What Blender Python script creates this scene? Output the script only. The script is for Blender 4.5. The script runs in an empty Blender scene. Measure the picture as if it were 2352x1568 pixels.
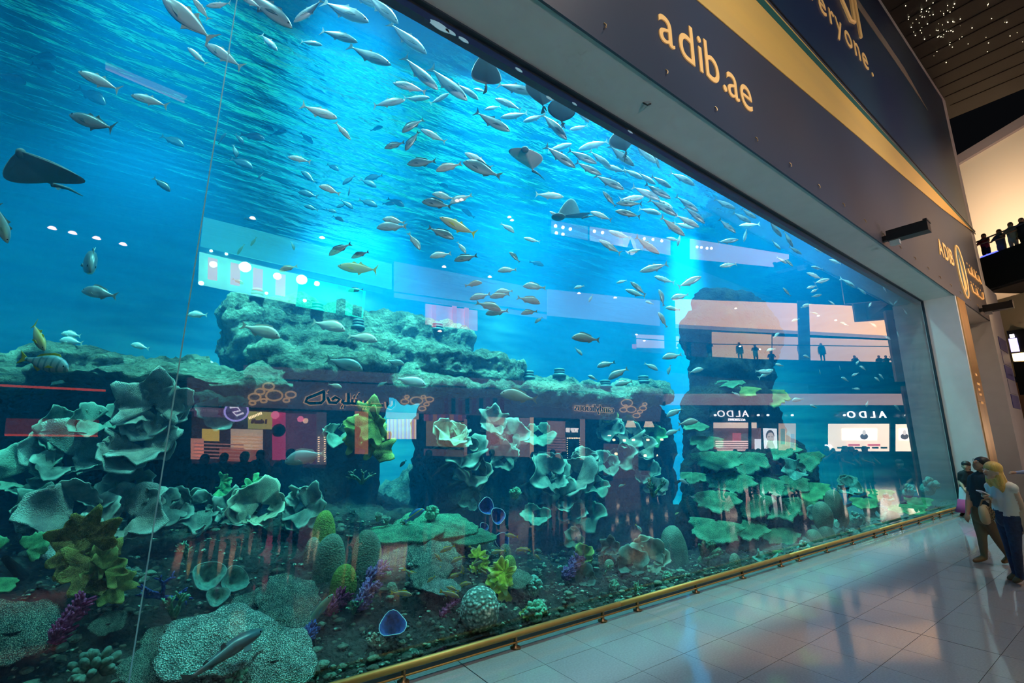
import bpy, bmesh, math, random
from mathutils import Vector, Matrix, Euler, noise as mnoise
rnd = random.Random(7)
PI = math.pi
S = bpy.context.scene
COL = S.collection

# ------------------------------------------------------------------ camera
YAW, PITCH, ROLL, FPX, CAM_H, CAM_D = 0.632471, 0.213805, 0.00608, 1078.19, 1.8, 3.895
IW, IH = 2352.0, 1568.0
_f = Vector((math.sin(YAW)*math.cos(PITCH), math.cos(YAW)*math.cos(PITCH), math.sin(PITCH)))
_r = Vector((math.cos(YAW), -math.sin(YAW), 0)); _u = _r.cross(_f)
CR = _r*math.cos(ROLL) + _u*math.sin(ROLL); CU = -_r*math.sin(ROLL) + _u*math.cos(ROLL); CF = _f
CP = Vector((0, -CAM_D, CAM_H))
cam_d = bpy.data.cameras.new('camera'); cam = bpy.data.objects.new('camera', cam_d); COL.objects.link(cam)
cam_d.sensor_width = 36.0; cam_d.lens = FPX/IW*36.0; cam_d.clip_start = 0.05; cam_d.clip_end = 400
M = Matrix((CR, CU, -CF)).transposed().to_4x4(); M.translation = CP; cam.matrix_world = M
S.camera = cam

def ray(px, py): return CF + CR*((px-IW/2)/FPX) - CU*((py-IH/2)/FPX)
def AY(px, py, y): r = ray(px, py); return CP + r*((y-CP.y)/r.y)
def AZ(px, py, z): r = ray(px, py); return CP + r*((z-CP.z)/r.z)
def AX(px, py, x): r = ray(px, py); return CP + r*((x-CP.x)/r.x)
def RY(px, py, D): p = AY(px, py, D); return Vector((p.x, -p.y, p.z))     # a point of the hall seen mirrored in the pane
def pxm(px, py, y):                                                     # metres covered by one pixel at that point
    return (AY(px, py, y)-CP).dot(CF)/FPX

# ------------------------------------------------------------------ render look, world
S.view_settings.view_transform = 'Standard'; S.view_settings.look = 'None'
S.view_settings.exposure = 0.0; S.view_settings.gamma = 1.0; S.view_settings.use_curve_mapping = False
cy = S.cycles
cy.max_bounces = 6; cy.diffuse_bounces = 2; cy.glossy_bounces = 3; cy.transmission_bounces = 2; cy.volume_bounces = 0
cy.transparent_max_bounces = 12; cy.sample_clamp_indirect = 4.0; cy.sample_clamp_direct = 0.0
cy.use_denoising = True; cy.caustics_reflective = False; cy.caustics_refractive = False
cy.use_adaptive_sampling = True; cy.adaptive_threshold = 0.07; cy.adaptive_min_samples = 14
W_ = bpy.data.worlds.new('mall_dusk'); S.world = W_; W_.use_nodes = True
bg = W_.node_tree.nodes['Background']; bg.inputs[0].default_value = (0.55, 0.6, 0.75, 1); bg.inputs[1].default_value = 0.004

def lamp(name, kind, loc, energy, color, aim=None, **kw):
    d = bpy.data.lights.new(name, kind); d.energy = energy; d.color = color
    for k, v in kw.items(): setattr(d, k, v)
    o = bpy.data.objects.new(name, d); COL.objects.link(o); o.location = loc
    if aim is not None: o.rotation_euler = (Vector(aim)-Vector(loc)).to_track_quat('-Z', 'Y').to_euler()
    return o
# lamps over the tank, shining down through the water surface
TANK_LAMPS = [(-6, 5.5, .75), (-1.0, 9.5, 1.2), (4.6, 11.0, 6.0), (8.0, 7.0, 1.9), (15.0, 7.5, 2.1), (23, 9, 2.2), (12, 11.5, 1.8),
              (-4.5, 1.3, .40), (-0.8, 1.3, .46), (2.8, 1.2, .85), (6.2, 1.1, 1.4), (9.5, 1.0, 1.6), (14.0, 1.2, 1.4), (17.8, 2.6, 1.1)]
for i, (x, y, e) in enumerate(TANK_LAMPS):
    lamp('tank_spot', 'SPOT', (x, y, 11.0), e*4200, (0.50, 0.93, 1.0), (x+0.1, y+0.7, 0), spot_size=1.5, spot_blend=0.9, shadow_soft_size=0.2)
for x, e in ((-3.4, 1.0), (-.9, 1.2), (1.6, 1.6), (4.2, 1.6), (7.0, 1.4), (9.6, 1.0)):
    lamp('ledge_spot', 'SPOT', (x, 2.2, 11.0), e*8600, (0.40, 1.0, 0.92), (x+.3, 4.3, 3.2), spot_size=.62, spot_blend=.8, shadow_soft_size=0.12)
lamp('tank_beam', 'SPOT', (13.6, 4.6, 11.5), 150000, (0.84, 0.97, 1.0), (13.3, 4.8, 3.0), spot_size=.36, spot_blend=1.0, shadow_soft_size=0.15)
# the hall's own light: downlights in the ceiling, a warm wash on the far end of the front, and added fill spots
for x, e in ((1, 1.0), (7, 1.0), (13, 1.0), (19, 1.1)):
    lamp('hall_downlight', 'SPOT', (x, -6.0, 16.0), e*1500, (1.0, 0.86, 0.74), (x, -3.5, 0), spot_size=1.3, spot_blend=1.0, shadow_soft_size=0.3)
for x in (1.0, 8.5, 16.0):
    lamp('soffit_fill_spot', 'SPOT', (x, -12.3, 4.2), 3000, (0.94, 0.96, 1.0), (x+1.0, -0.8, 8.3), spot_size=.95, spot_blend=.8, shadow_soft_size=0.02)  # added fill for soffit and fascia, no fixture on the shop fronts
lamp('pilaster_fill_spot', 'SPOT', (9.0, -9.5, 5.0), 1900, (1.0, 0.80, 0.68), (19.5, -0.5, 3.6), spot_size=.5, spot_blend=1.0, shadow_soft_size=0.03)  # added warm fill, only there to brighten and tint the pilaster
lamp('warm_wash', 'SPOT', (23, -8.5, 9), 2600, (1.0, 0.66, 0.34), (21, -0.8, 8.2), spot_size=1.3, spot_blend=1.0, shadow_soft_size=0.3)
lamp('warm_floor_wash', 'SPOT', (24, -4.5, 9), 300, (1.0, 0.62, 0.32), (16, -3.2, 0), spot_size=1.0, spot_blend=1.0, shadow_soft_size=0.4)

# ------------------------------------------------------------------ materials
MATS = {}
def nodes_of(name):
    m = bpy.data.materials.new(name); m.use_nodes = True; nt = m.node_tree
    return m, nt, nt.nodes.get('Principled BSDF')
def mat(name, col, rough=0.6, metal=0.0, spec=0.4, var=0.0, scale=6.0, col2=None, emit=0.0, ecol=None, bump=0.0, bscale=20.0, stretch=None, detail=4.0, contrast=None):
    if name in MATS: return MATS[name]
    m, nt, b = nodes_of(name); L = nt.links.new
    b.inputs['Roughness'].default_value = rough; b.inputs['Metallic'].default_value = metal
    b.inputs['Specular IOR Level'].default_value = spec
    c = (*col, 1); b.inputs['Base Color'].default_value = c
    tc = nt.nodes.new('ShaderNodeTexCoord'); src = tc.outputs['Object']
    if stretch:
        mp = nt.nodes.new('ShaderNodeMapping'); mp.inputs['Scale'].default_value = stretch; L(src, mp.inputs[0]); src = mp.outputs[0]
    if var > 0 or col2:
        n = nt.nodes.new('ShaderNodeTexNoise'); n.inputs['Scale'].default_value = scale; n.inputs['Detail'].default_value = detail; L(src, n.inputs['Vector'])
        rp = nt.nodes.new('ShaderNodeValToRGB'); L(n.outputs['Fac'], rp.inputs[0])
        lo, hi = contrast or (0.35, 0.65)
        rp.color_ramp.elements[0].position = lo; rp.color_ramp.elements[1].position = hi
        rp.color_ramp.elements[0].color = c
        rp.color_ramp.elements[1].color = (*(col2 or tuple(min(1, x*(1+var)) for x in col)), 1)
        L(rp.outputs[0], b.inputs['Base Color'])
    if bump > 0:
        n2 = nt.nodes.new('ShaderNodeTexNoise'); n2.inputs['Scale'].default_value = bscale; n2.inputs['Detail'].default_value = 6; L(src, n2.inputs['Vector'])
        bp = nt.nodes.new('ShaderNodeBump'); bp.inputs['Strength'].default_value = bump; L(n2.outputs['Fac'], bp.inputs['Height']); L(bp.outputs[0], b.inputs['Normal'])
    if emit > 0:
        b.inputs['Emission Color'].default_value = (*(ecol or col), 1); b.inputs['Emission Strength'].default_value = emit
        if emit > 0: m.cycles.emission_sampling = 'NONE'
    MATS[name] = m; return m

# ------------------------------------------------------------------ mesh helpers
class MB:
    def __init__(s): s.v = []; s.f = []; s.mi = []; s.m = 0
    def add(s, vs, fs):
        o = len(s.v); s.v += [tuple(v) for v in vs]; s.f += [tuple(i+o for i in f) for f in fs]; s.mi += [s.m]*len(fs); return s
    def box(s, a, b):
        (x0, y0, z0), (x1, y1, z1) = a, b
        return s.add([(x0,y0,z0),(x1,y0,z0),(x1,y1,z0),(x0,y1,z0),(x0,y0,z1),(x1,y0,z1),(x1,y1,z1),(x0,y1,z1)],
                     [(0,3,2,1),(4,5,6,7),(0,1,5,4),(1,2,6,5),(2,3,7,6),(3,0,4,7)])
    def prism(s, pts, off):                                  # polygon (3-D points) pushed along off
        n = len(pts); off = Vector(off); P = [Vector(p) for p in pts]
        return s.add(P+[p+off for p in P], [tuple(range(n))[::-1], tuple(range(n, 2*n))]+[(i, (i+1) % n, n+(i+1) % n, n+i) for i in range(n)])
    def quad(s, a, b, c, d): return s.add([a, b, c, d], [(0, 1, 2, 3)])
    def tube(s, pts, rad, n=8, caps=True):
        P = [Vector(p) for p in pts]; rr = rad if isinstance(rad, (list, tuple)) else [rad]*len(P)
        o = len(s.v); up = Vector((0, 0, 1)); t0 = (P[1]-P[0]).normalized()
        if abs(t0.dot(up)) > .9: up = Vector((1, 0, 0))
        a = t0.cross(up).normalized()
        for i, p in enumerate(P):
            t = (P[min(i+1, len(P)-1)]-P[max(i-1, 0)]).normalized()
            a = (a-t*a.dot(t)).normalized(); b = t.cross(a)
            for k in range(n):
                q = 2*PI*k/n; s.v.append(tuple(p+(a*math.cos(q)+b*math.sin(q))*rr[i]))
        for i in range(len(P)-1):
            for k in range(n):
                s.f.append((o+i*n+k, o+i*n+(k+1) % n, o+(i+1)*n+(k+1) % n, o+(i+1)*n+k)); s.mi.append(s.m)
        if caps:
            s.f.append(tuple(o+k for k in range(n))[::-1]); s.f.append(tuple(o+(len(P)-1)*n+k for k in range(n))); s.mi += [s.m]*2
        return s
    def lathe(s, prof, n=12, c=(0, 0, 0)):                   # (r, z) profile about z
        o = len(s.v)
        for r, z in prof:
            for k in range(n): s.v.append((c[0]+r*math.cos(2*PI*k/n), c[1]+r*math.sin(2*PI*k/n), c[2]+z))
        for i in range(len(prof)-1):
            for k in range(n): s.f.append((o+i*n+k, o+i*n+(k+1) % n, o+(i+1)*n+(k+1) % n, o+(i+1)*n+k)); s.mi.append(s.m)
        s.f.append(tuple(o+k for k in range(n))[::-1]); s.f.append(tuple(o+(len(prof)-1)*n+k for k in range(n))); s.mi += [s.m]*2
        return s
    def mesh(s, name, mats, smooth=False):
        me = bpy.data.meshes.new(name); me.from_pydata(s.v, [], s.f)
        for m in (mats if isinstance(mats, (list, tuple)) else [mats]): me.materials.append(m)
        if s.m or any(s.mi): me.polygons.foreach_set('material_index', s.mi)
        if smooth: me.polygons.foreach_set('use_smooth', [True]*len(me.polygons))
        me.update(); return me
    def obj(s, name, mats, parent=None, smooth=False, loc=None):
        return link(name, s.mesh(name, mats, smooth), parent, loc)
def link(name, data, parent=None, loc=None):
    o = bpy.data.objects.new(name, data); COL.objects.link(o)
    if parent is not None: o.parent = parent
    if loc is not None: o.location = loc
    return o
def empty(name, loc=(0, 0, 0), rz=0.0):
    o = bpy.data.objects.new(name, None); COL.objects.link(o); o.location = loc; o.rotation_euler = (0, 0, rz); o.empty_display_size = .1; return o
def tag(o, label=None, cat=None, group=None, kind=None):
    if label: o['label'] = label
    if cat: o['category'] = cat
    if group: o['group'] = group
    if kind: o['kind'] = kind
    return o
def struct(o, label=None):
    o['kind'] = 'structure'
    if label: o['label'] = label
    return o
def copy_tree(o, parent=None):
    c = o.copy(); COL.objects.link(c); c.parent = parent
    for ch in list(o.children): copy_tree(ch, c)
    return c

# ------------------------------------------------------------------ the setting: tank, pane, fascia, floor
ZT, YS, XE = 6.38, -0.785, 19.3          # top of pane, front of fascia, far end of pane
# floor tiles
m_tile = mat('polished_tile', (0.24, 0.235, 0.25), rough=0.07, spec=0.55, col2=(0.30, 0.295, 0.31), scale=60, detail=8, contrast=(.3, .75))
m_grout = mat('tile_joint', (0.10, 0.10, 0.11), rough=0.7)
floor = struct(MB().box((-22, -30, -0.3), (60, -0.001, -0.012)).obj('floor', m_grout))

# pane
m, nt, b = nodes_of('acrylic_pane'); nt.nodes.remove(b); L = nt.links.new
out = nt.nodes['Material Output']; tr = nt.nodes.new('ShaderNodeBsdfTransparent'); gl = nt.nodes.new('ShaderNodeBsdfGlossy')
gl.inputs['Roughness'].default_value = 0.0; gl.inputs['Color'].default_value = (1, 1, 1, 1); tr.inputs[0].default_value = (0.97, 0.99, 1, 1)
fr = nt.nodes.new('ShaderNodeFresnel'); fr.inputs['IOR'].default_value = 1.75
mx = nt.nodes.new('ShaderNodeMixShader'); L(fr.outputs[0], mx.inputs[0]); L(tr.outputs[0], mx.inputs[1]); L(gl.outputs[0], mx.inputs[2]); L(mx.outputs[0], out.inputs['Surface'])
MATS['pane'] = m
XL = -16.0
m_blueframe = mat('tank_rim_blue', (0.004, 0.02, 0.09), rough=0.3)
window = empty('window_1'); struct(window, 'huge acrylic viewing pane of the aquarium with two visible joints')
for a, c in ((XL, 0.035), (0.048, XE)):
    p = MB().quad((a, 0, 0.02), (c, 0, 0.02), (c, 0, ZT), (a, 0, ZT)).obj('pane', MATS['pane'], window)
# water: a body of sea water with light scattering in it, and its rippled surface
ZW, YB, XR = 8.6, 14.0, 27.0
m, nt, b = nodes_of('sea_water'); nt.nodes.remove(b); L = nt.links.new; out = nt.nodes['Material Output']
sc = nt.nodes.new('ShaderNodeVolumeScatter'); sc.inputs['Color'].default_value = (0.004, 0.36, 1.0, 1); sc.inputs['Density'].default_value = 0.062; sc.inputs['Anisotropy'].default_value = 0.25
ab = nt.nodes.new('ShaderNodeVolumeAbsorption'); ab.inputs['Color'].default_value = (0.0, 0.86, 0.97, 1); ab.inputs['Density'].default_value = 0.15
ad = nt.nodes.new('ShaderNodeAddShader'); L(sc.outputs[0], ad.inputs[0]); L(ab.outputs[0], ad.inputs[1]); L(ad.outputs[0], out.inputs['Volume'])
MATS['water'] = m
water = struct(MB().box((XL, 0.04, -1.2), (XR, YB, ZW-.02)).obj('water', m))
m, nt, b = nodes_of('water_surface'); nt.nodes.remove(b); L = nt.links.new; out = nt.nodes['Material Output']
tr = nt.nodes.new('ShaderNodeBsdfTransparent'); gl = nt.nodes.new('ShaderNodeBsdfGlossy'); gl.inputs['Roughness'].default_value = .05
tc = nt.nodes.new('ShaderNodeTexCoord'); mp = nt.nodes.new('ShaderNodeMapping'); mp.inputs['Scale'].default_value = (.55, 1.6, 1); L(tc.outputs['Object'], mp.inputs[0])
nz = nt.nodes.new('ShaderNodeTexNoise'); nz.inputs['Scale'].default_value = 1.5; nz.inputs['Detail'].default_value = 4; L(mp.outputs[0], nz.inputs['Vector'])
bp = nt.nodes.new('ShaderNodeBump'); bp.inputs['Strength'].default_value = .5; bp.inputs['Distance'].default_value = .5; L(nz.outputs['Fac'], bp.inputs['Height'])
fr = nt.nodes.new('ShaderNodeFresnel'); fr.inputs['IOR'].default_value = 1.33; L(bp.outputs[0], gl.inputs['Normal'])
mx = nt.nodes.new('ShaderNodeMixShader'); L(fr.outputs[0], mx.inputs[0]); L(tr.outputs[0], mx.inputs[1]); L(gl.outputs[0], mx.inputs[2]); L(mx.outputs[0], out.inputs['Surface'])
struct(MB().quad((XL, 0.04, ZW), (XR, 0.04, ZW), (XR, YB, ZW), (XL, YB, ZW)).obj('water_surface', m))
# tank walls
m_twall = mat('tank_wall', (0.03, 0.12, 0.16), rough=.9, col2=(0.45, 0.62, 0.62), scale=1.0, stretch=(0.3, 0.3, 1.9), detail=9, contrast=(.36, .74), bump=.5, bscale=3)
struct(MB().box((XL-.3, YB, -1.5), (XR+.3, YB+.3, 11)).obj('wall_tank_back', m_twall))
struct(MB().box((XR, 0.02, -1.5), (XR+.3, YB, 11)).obj('wall_tank_end', m_twall))
struct(MB().box((XL-.3, 0.02, -1.5), (XL, YB, 11)).obj('wall_tank_side', m_twall))
m_sand = mat('tank_sand', (0.20, 0.30, 0.30), rough=.9, var=.5, scale=3)
struct(MB().box((XL, 0.02, -1.5), (XR, YB, -1.2)).obj('floor_tank', m_sand))
# lower part of the tank front and its rim
m_white = mat('white_plaster', (0.50, 0.48, 0.47), rough=.55, var=.06, scale=3)
m_dark = mat('black_enamel', (0.012, 0.012, 0.014), rough=.35)
m_rim = mat('tank_rim_blue', (0.006, 0.05, 0.22), rough=.4)
rim = struct(MB().box((XL, 0.06, 6.27), (XE, 0.16, ZT+.3)).obj('trim_1', m_rim), 'dark blue beam just inside the top of the pane')
m_glow = mat('air_bubble', (0.5, 0.8, 0.95), rough=.2)
for px, py, s in ((1010, 60, .11), (1035, 73, .06), (1065, 91, .06), (1192, 160, .05), (1262, 225, .05), (1448, 302, .05), (1320, 238, .04)):
    c = AY(px, py, .05); mb = MB(); n = 12
    mb.prism([(c.x+s*1.1*math.cos(2*PI*k/n)*(1+.15*math.sin(3*k)), .052, c.z+s*.42*math.sin(2*PI*k/n)) for k in range(n)], (0, .006, 0)); mb.obj('bubble', m_glow, rim)
struct(MB().box((XL, -0.02, -0.3), (XE+.3, 0.06, 0.035)).obj('trim_2', mat('sill_steel', (.08, .09, .1), rough=.35, metal=.8)), 'dark sill under the pane')
# pane joint: a thin clear weld
MB().box((0.037, -0.002, 0.02), (0.045, 0.012, ZT)).obj('pane_joint', mat('weld_line', (.22, .55, .72), rough=.3), window)
MB().box((XE-.04, -.03, .02), (XE+.02, .03, ZT)).obj('pane_gasket', mat('gasket', (.01, .02, .03), rough=.5), window)
MB().box((XL, -.03, ZT-.025), (XE, .03, ZT+.01)).obj('pane_gasket', MATS['gasket'], window)

# soffit, banner wall, pilasters
XC, ZF = 25.3, 15.9
struct(MB().box((XL, YS+.035, ZT), (XE, 0.05, ZT+.25)).obj('ceiling_soffit', m_white), 'pale plaster soffit over the pane')
m_board = mat('banner_navy', (0.040, 0.052, 0.085), rough=.42, col2=(0.060, 0.055, 0.070), scale=.25, detail=1)
m_board2 = mat('banner_teal', (0.018, 0.050, 0.080), rough=.40, col2=(0.012, 0.028, 0.075), scale=.22, detail=1)
m_gold = mat('banner_gold', (0.72, 0.40, 0.10), rough=.5, col2=(0.62, 0.36, 0.11), scale=1.4, stretch=(.15, 1, 1), detail=5)
m_let = mat('banner_lettering', (0.92, 0.50, 0.18), rough=.5, emit=.12)
struct(MB().box((XL, YS+.035, ZT+.25), (XC, 0.05, ZF+.4)).obj('wall_fascia', m_white), 'wall above the pane behind the banners')
low = empty('advertising_banner', (6, YS, ZT)); tag(low, 'dark navy advertising banner directly above the aquarium pane with golden swoosh', 'banner')
upp = empty('advertising_banner', (12, YS, 10.3)); tag(upp, 'deep teal advertising banner above the golden swoosh, ending in everyone', 'banner')
def under(o, p):                       # parent without moving
    o.parent = p; o.matrix_parent_inverse = Matrix.Translation(-Vector(p.location)); return o
ZB = 10.2
under(MB().box((XL, YS, ZT-.01), (24.4, YS+.03, ZB)).obj('banner_cloth', m_board), low)
# golden swoosh: flat print, its lower edge a shallow curve
cu = [(-3, 7.9), (2, 8.15), (5.7, 8.42), (8.3, 8.62), (12.4, 8.95), (16, 9.20), (20, 9.52), (23, 9.85), (25.2, 10.12)]
mb = MB()
for (xa, za), (xb, zb) in zip(cu, cu[1:]): mb.prism([(xa, YS-.004, za), (xb, YS-.004, zb), (xb, YS-.004, ZB-.12), (xa, YS-.004, ZB-.12)], (0, -.012, 0))
under(mb.obj('swoosh', m_gold), low)
under(MB().prism([(-3, YS-.006, 9.62), (25.2, YS-.006, 10.06), (25.2, YS-.006, 10.12), (-3, YS-.006, 9.95)], (0, -.014, 0)).obj('swoosh_green_line', mat('banner_green', (.02, .10, .08), rough=.5)), low)  # narrow dark green strip across the upper swoosh
under(MB().box((XL, YS-.012, ZB), (XC, YS+.03, ZB+.05)).obj('banner_edge', m_dark), upp)
under(MB().box((XL, YS, ZB+.05), (XC-.9, YS+.03, ZF)).obj('banner_cloth', m_board2), upp)
under(MB().prism([(12.8, YS-.004, 14.0), (14.6, YS-.004, 14.32), (18.6, YS-.004, 14.25), (21.0, YS-.004, 13.75), (18.0, YS-.004, 13.9), (15.2, YS-.004, 13.92)], (0, -.01, 0)).obj('swoosh', mat('banner_gold_dim', (.30, .22, .16), rough=.5)), upp)
def lettering(name, s, x0, z0, size, material, parent, y=YS-.012, rot=None, ext=.008, wide=1.0, bold=0.0, align='LEFT'):
    c = bpy.data.curves.new(name, 'FONT'); c.body = s; c.size = size; c.extrude = ext; c.align_x = align; c.offset = bold
    o = bpy.data.objects.new(name, c); COL.objects.link(o); dg = bpy.context.evaluated_depsgraph_get()
    me = bpy.data.meshes.new_from_object(o.evaluated_get(dg)); bpy.data.objects.remove(o); bpy.data.curves.remove(c)
    me.materials.clear(); me.materials.append(material)
    mm = Matrix.Translation((x0, y, z0)) @ (rot or Matrix.Rotation(PI/2, 4, 'X')) @ Matrix.Diagonal((wide, 1, 1, 1))
    me.transform(mm); r = link(name, me)
    if parent is not None: under(r, parent)
    return r
for ch, x in zip('adib.ae', (4.66, 5.10, 5.57, 5.74, 6.20, 6.36, 6.74)):
    lettering('letter', ch, x, 7.10, .97, m_let, low, wide=.92)
for ch, x in zip('everyone.', (10.0, 10.55, 11.12, 11.7, 12.13, 12.68, 13.3, 13.88, 14.5)):
    lettering('letter', ch, x, 11.80, 1.0, m_let, upp, wide=1.0)
# the two strokes of the Arabic line that run out of the top of the picture
for pts in ([(14.05, 12.72), (14.05, 14.0)], [(13.75, 14.0), (13.70, 13.0), (13.35, 12.85), (12.9, 13.2), (12.7, 13.8)]):
    under(MB().tube([(x, YS-.012, z) for x, z in pts], .06, 6).obj('letter', m_let), upp)
# emblem at the far end
m_em = mat('emblem_blue', (.05, .12, .17), rough=.4)
for ch, x in zip('ADIB', (18.35, 18.93, 19.5, 19.68)): lettering('letter', ch, x, 7.50, .78, m_let, low, wide=.92, bold=.012)
EC, ER = Vector((20.95, YS, 7.52)), (.50, .92)
n = 28
under(MB().prism([(EC.x+ER[0]*math.cos(2*PI*k/n), YS-.006, EC.z+ER[1]*math.sin(2*PI*k/n)) for k in range(n)], (0, -.01, 0)).obj('emblem_disc', m_em), low)
under(MB().tube([(EC.x+ER[0]*math.cos(2*PI*k/n), YS-.02, EC.z+ER[1]*math.sin(2*PI*k/n)) for k in range(n+1)], .035, 6).obj('emblem_ring', m_let), low)
under(MB().prism([(EC.x-.04, YS-.018, EC.z-.75), (EC.x+.36, YS-.018, EC.z-.50), (EC.x+.14, YS-.018, EC.z+.35), (EC.x+.02, YS-.018, EC.z+.60)], (0, -.008, 0)).obj('emblem_sail', m_let), low)
for z0, pts in ((7.75, [(0, .12), (.1, 0), (.5, 0), (.55, .25), (.62, 0), (1.0, .02), (1.05, .3), (1.12, 0), (1.6, 0), (1.65, .22), (1.9, -.05)]),
                (7.05, [(0, .25), (.08, 0), (.7, 0), (.75, .22), (.85, 0), (1.5, 0), (1.75, .05), (1.8, .3)])):
    under(MB().tube([(22.0+x, YS-.014, z0+z) for x, z in pts], .045, 6).obj('letter', m_let), low)
    for k in range(5): under(MB().box((22.15+k*.36, YS-.02, z0+.33), (22.22+k*.36, YS-.006, z0+.40)).obj('letter_dot', m_let), low)
# little hooks along the lower banner edge
clip = MB().tube([(0, 0, .05), (.012, -.02, .02), (0, -.03, -.03), (-.02, -.03, -.05)], .008, 6).mesh('banner_clip', mat('clip_brass', (.6, .4, .2), rough=.35, metal=.7))
for k in range(17): under(link('banner_clip', clip, None, (3.6+k*1.18, YS-.005, 6.62)), low)
o = tag(MB().tube([(0, 0, .1), (0, 0, 0), (.05, -.03, -.03), (.1, -.05, 0)], .012, 6).obj('soffit_hook', m_dark, None, False, AZ(1477, 236, ZT)), 'small dark hook sticking out of the pale soffit', 'hook')

# right-hand end: pilaster with bronze facing, recess, pier
m_bronze = mat('brushed_bronze', (0.55, 0.33, 0.14), rough=.28, metal=.85, col2=(0.72, 0.45, 0.18), scale=1.2, stretch=(6, 6, .25), detail=3)
struct(MB().box((XE, YS, -.01), (20.45, 0.05, ZT)).obj('wall_pilaster', m_white), 'white pilaster closing the pane')
pil = tag(empty('bronze_panel', (19.9, YS, 0)), 'tall brushed bronze facing on the white pilaster beside the pane', 'panel')
under(MB().box((XE+.12, YS-.03, 0.05), (20.4, YS-.002, 3.1)).obj('bronze_sheet', m_bronze), pil)
under(MB().box((XE+.12, YS-.03, 3.11), (20.4, YS-.002, ZT-.02)).obj('bronze_sheet', m_bronze), pil)
for z, w in ((3.62, .34), (3.45, .22), (3.30, .30), (3.05, .30), (3.9, .2)):
    under(MB().box((19.75, YS-.036, z), (19.75+w, YS-.029, z+.07)).obj('lettering', m_let), pil)
struct(MB().box((20.45, YS+.6, -.01), (25.0, 0.05, ZT)).obj('wall_recess', m_white), 'white back wall of the recess past the pilaster')
struct(MB().box((20.45, YS+.035, ZT-.02), (25.0, .05, ZT+.25)).obj('ceiling_recess', m_white))
struct(MB().box((24.4, YS, -.01), (27.0, 0.05, 7.9)).obj('wall_pier', m_white), 'pale end pier of the aquarium front')
pt = tag(empty('wall_poster', (26, YS, 3)), 'tall purple and white poster on the end pier', 'poster')
for k, c in enumerate(((.10, .10, .35), (.45, .42, .5), (.12, .12, .40), (.4, .38, .5), (.10, .10, .3))):
    under(MB().box((25.2, YS-.02, 3.2+k*.55), (26.7, YS-.002, 3.7+k*.55)).obj('poster_panel', mat('poster_%d' % k, c, rough=.4)), pt)

# black fixtures reaching out from the banner wall
def arm(x, label):
    e = tag(empty('display_projector', (x, YS, 6.5)), label, 'projector')
    under(MB().box((x-.13, -1.62, 6.40), (x+.13, YS-.10, 6.64)).obj('housing', m_dark), e)
    under(MB().box((x-.05, YS-.10, 6.44), (x+.05, YS, 6.56)).obj('wall_bracket', mat('bracket_grey', (.1, .1, .1), rough=.4, metal=.6)), e)
    under(MB().box((x-.16, -1.63, 6.62), (x+.16, -1.56, 6.66)).obj('end_plate', m_dark), e)
    under(MB().box((x-.06, YS-.30, 6.30), (x+.06, YS-.12, 6.40)).obj('lens_box', mat('lens_grey', (.45, .43, .42), rough=.3)), e)
arm(13.0, 'long black fixture jutting from the lower banner edge, nearer of two')
arm(22.8, 'long black fixture jutting out beyond the pilaster, farther of two')

# foot rail
m_brass = mat('rail_brass', (0.50, 0.27, 0.08), rough=.48, metal=.6, var=.15, scale=8)
m_post = mat('rail_post_bronze', (0.20, 0.13, 0.07), rough=.35, metal=.8)
rail = tag(empty('foot_rail', (6, -.12, 0)), 'low brass foot rail on short posts along the pane', 'rail')
segs = [-3.55, 0.49, 4.23, 8.16, 12.14, 16.2, 19.2]
for a, c in zip(segs, segs[1:]):
    under(MB().tube([(a+.006, -.12, .115), (c-.006, -.12, .115)], .028, 10).obj('rail_tube', m_brass, None, True), rail)
    under(MB().tube([(a+.006, -.13, .05), (c-.006, -.13, .05)], .008, 6).obj('lower_rod', m_brass, None, True), rail)
pm = MB().lathe([(.048, 0), (.048, .012), (.020, .016), (.018, .06), (.018, .098)], 10).mesh('rail_post', m_post, True)
for x in (-3.2, -2.1, -1.0, .15, .75, 1.75, 2.825, 3.956, 4.513, 5.634, 6.748, 7.863, 8.462, 9.53, 10.69, 11.83, 12.43, 13.5, 14.75, 15.9, 16.5, 17.7, 18.7):
    under(link('rail_post', pm, None, (x, -.12, 0)), rail)

# floor tiles: the ones in the picture as single pieces, the rest of the field as one
TX, TY, G = .567, .55, .004
tm = MB(); g = G/2
tm.box((g, g, -.02), (TX-g, TY-g, 0)); tile_me = tm.mesh('tile', m_tile)
cells = []
def inview(p):
    v = Vector(p)-CP; z = v.dot(CF)
    if z < .2: return None
    return IW/2+FPX*v.dot(CR)/z, IH/2-FPX*v.dot(CU)/z, z
rest = MB(); x0, y0 = 2.84-TX*40, -.52
for i in range(140):
    for j in range(-1, 46):
        x = x0+i*TX; y = y0-(j+1)*TY
        if j == -1: y = y0
        q = inview((x+TX/2, y+TY/2, 0))
        if q and -60 < q[0] < IW+60 and -60 < q[1] < IH+80: cells.append((q[2], x, y))
        else: cells.append((999, x, y))
cells.sort(); k = 0
for z, x, y in cells:
    if y+TY > 0: y2 = -.003
    else: y2 = y+TY-g
    wide = .006 if abs(((x-6.24+1.985) % 3.969)-1.985) < .1 else 0
    if z < 900 and k < 290 and y2 == y+TY-g and not wide: t = link('tile', tile_me, floor, (x, y, 0)); k += 1
    elif z < 900 and k < 290: MB().box((x+g+wide, y+g, -.02), (x+TX-g, y2, 0)).obj('tile', m_tile, floor); k += 1
    else: rest.box((x+g+wide, y+g, -.02), (x+TX-g, y2, 0))
r = rest.obj('tile_field', m_tile, floor); r['kind'] = 'stuff'
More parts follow.
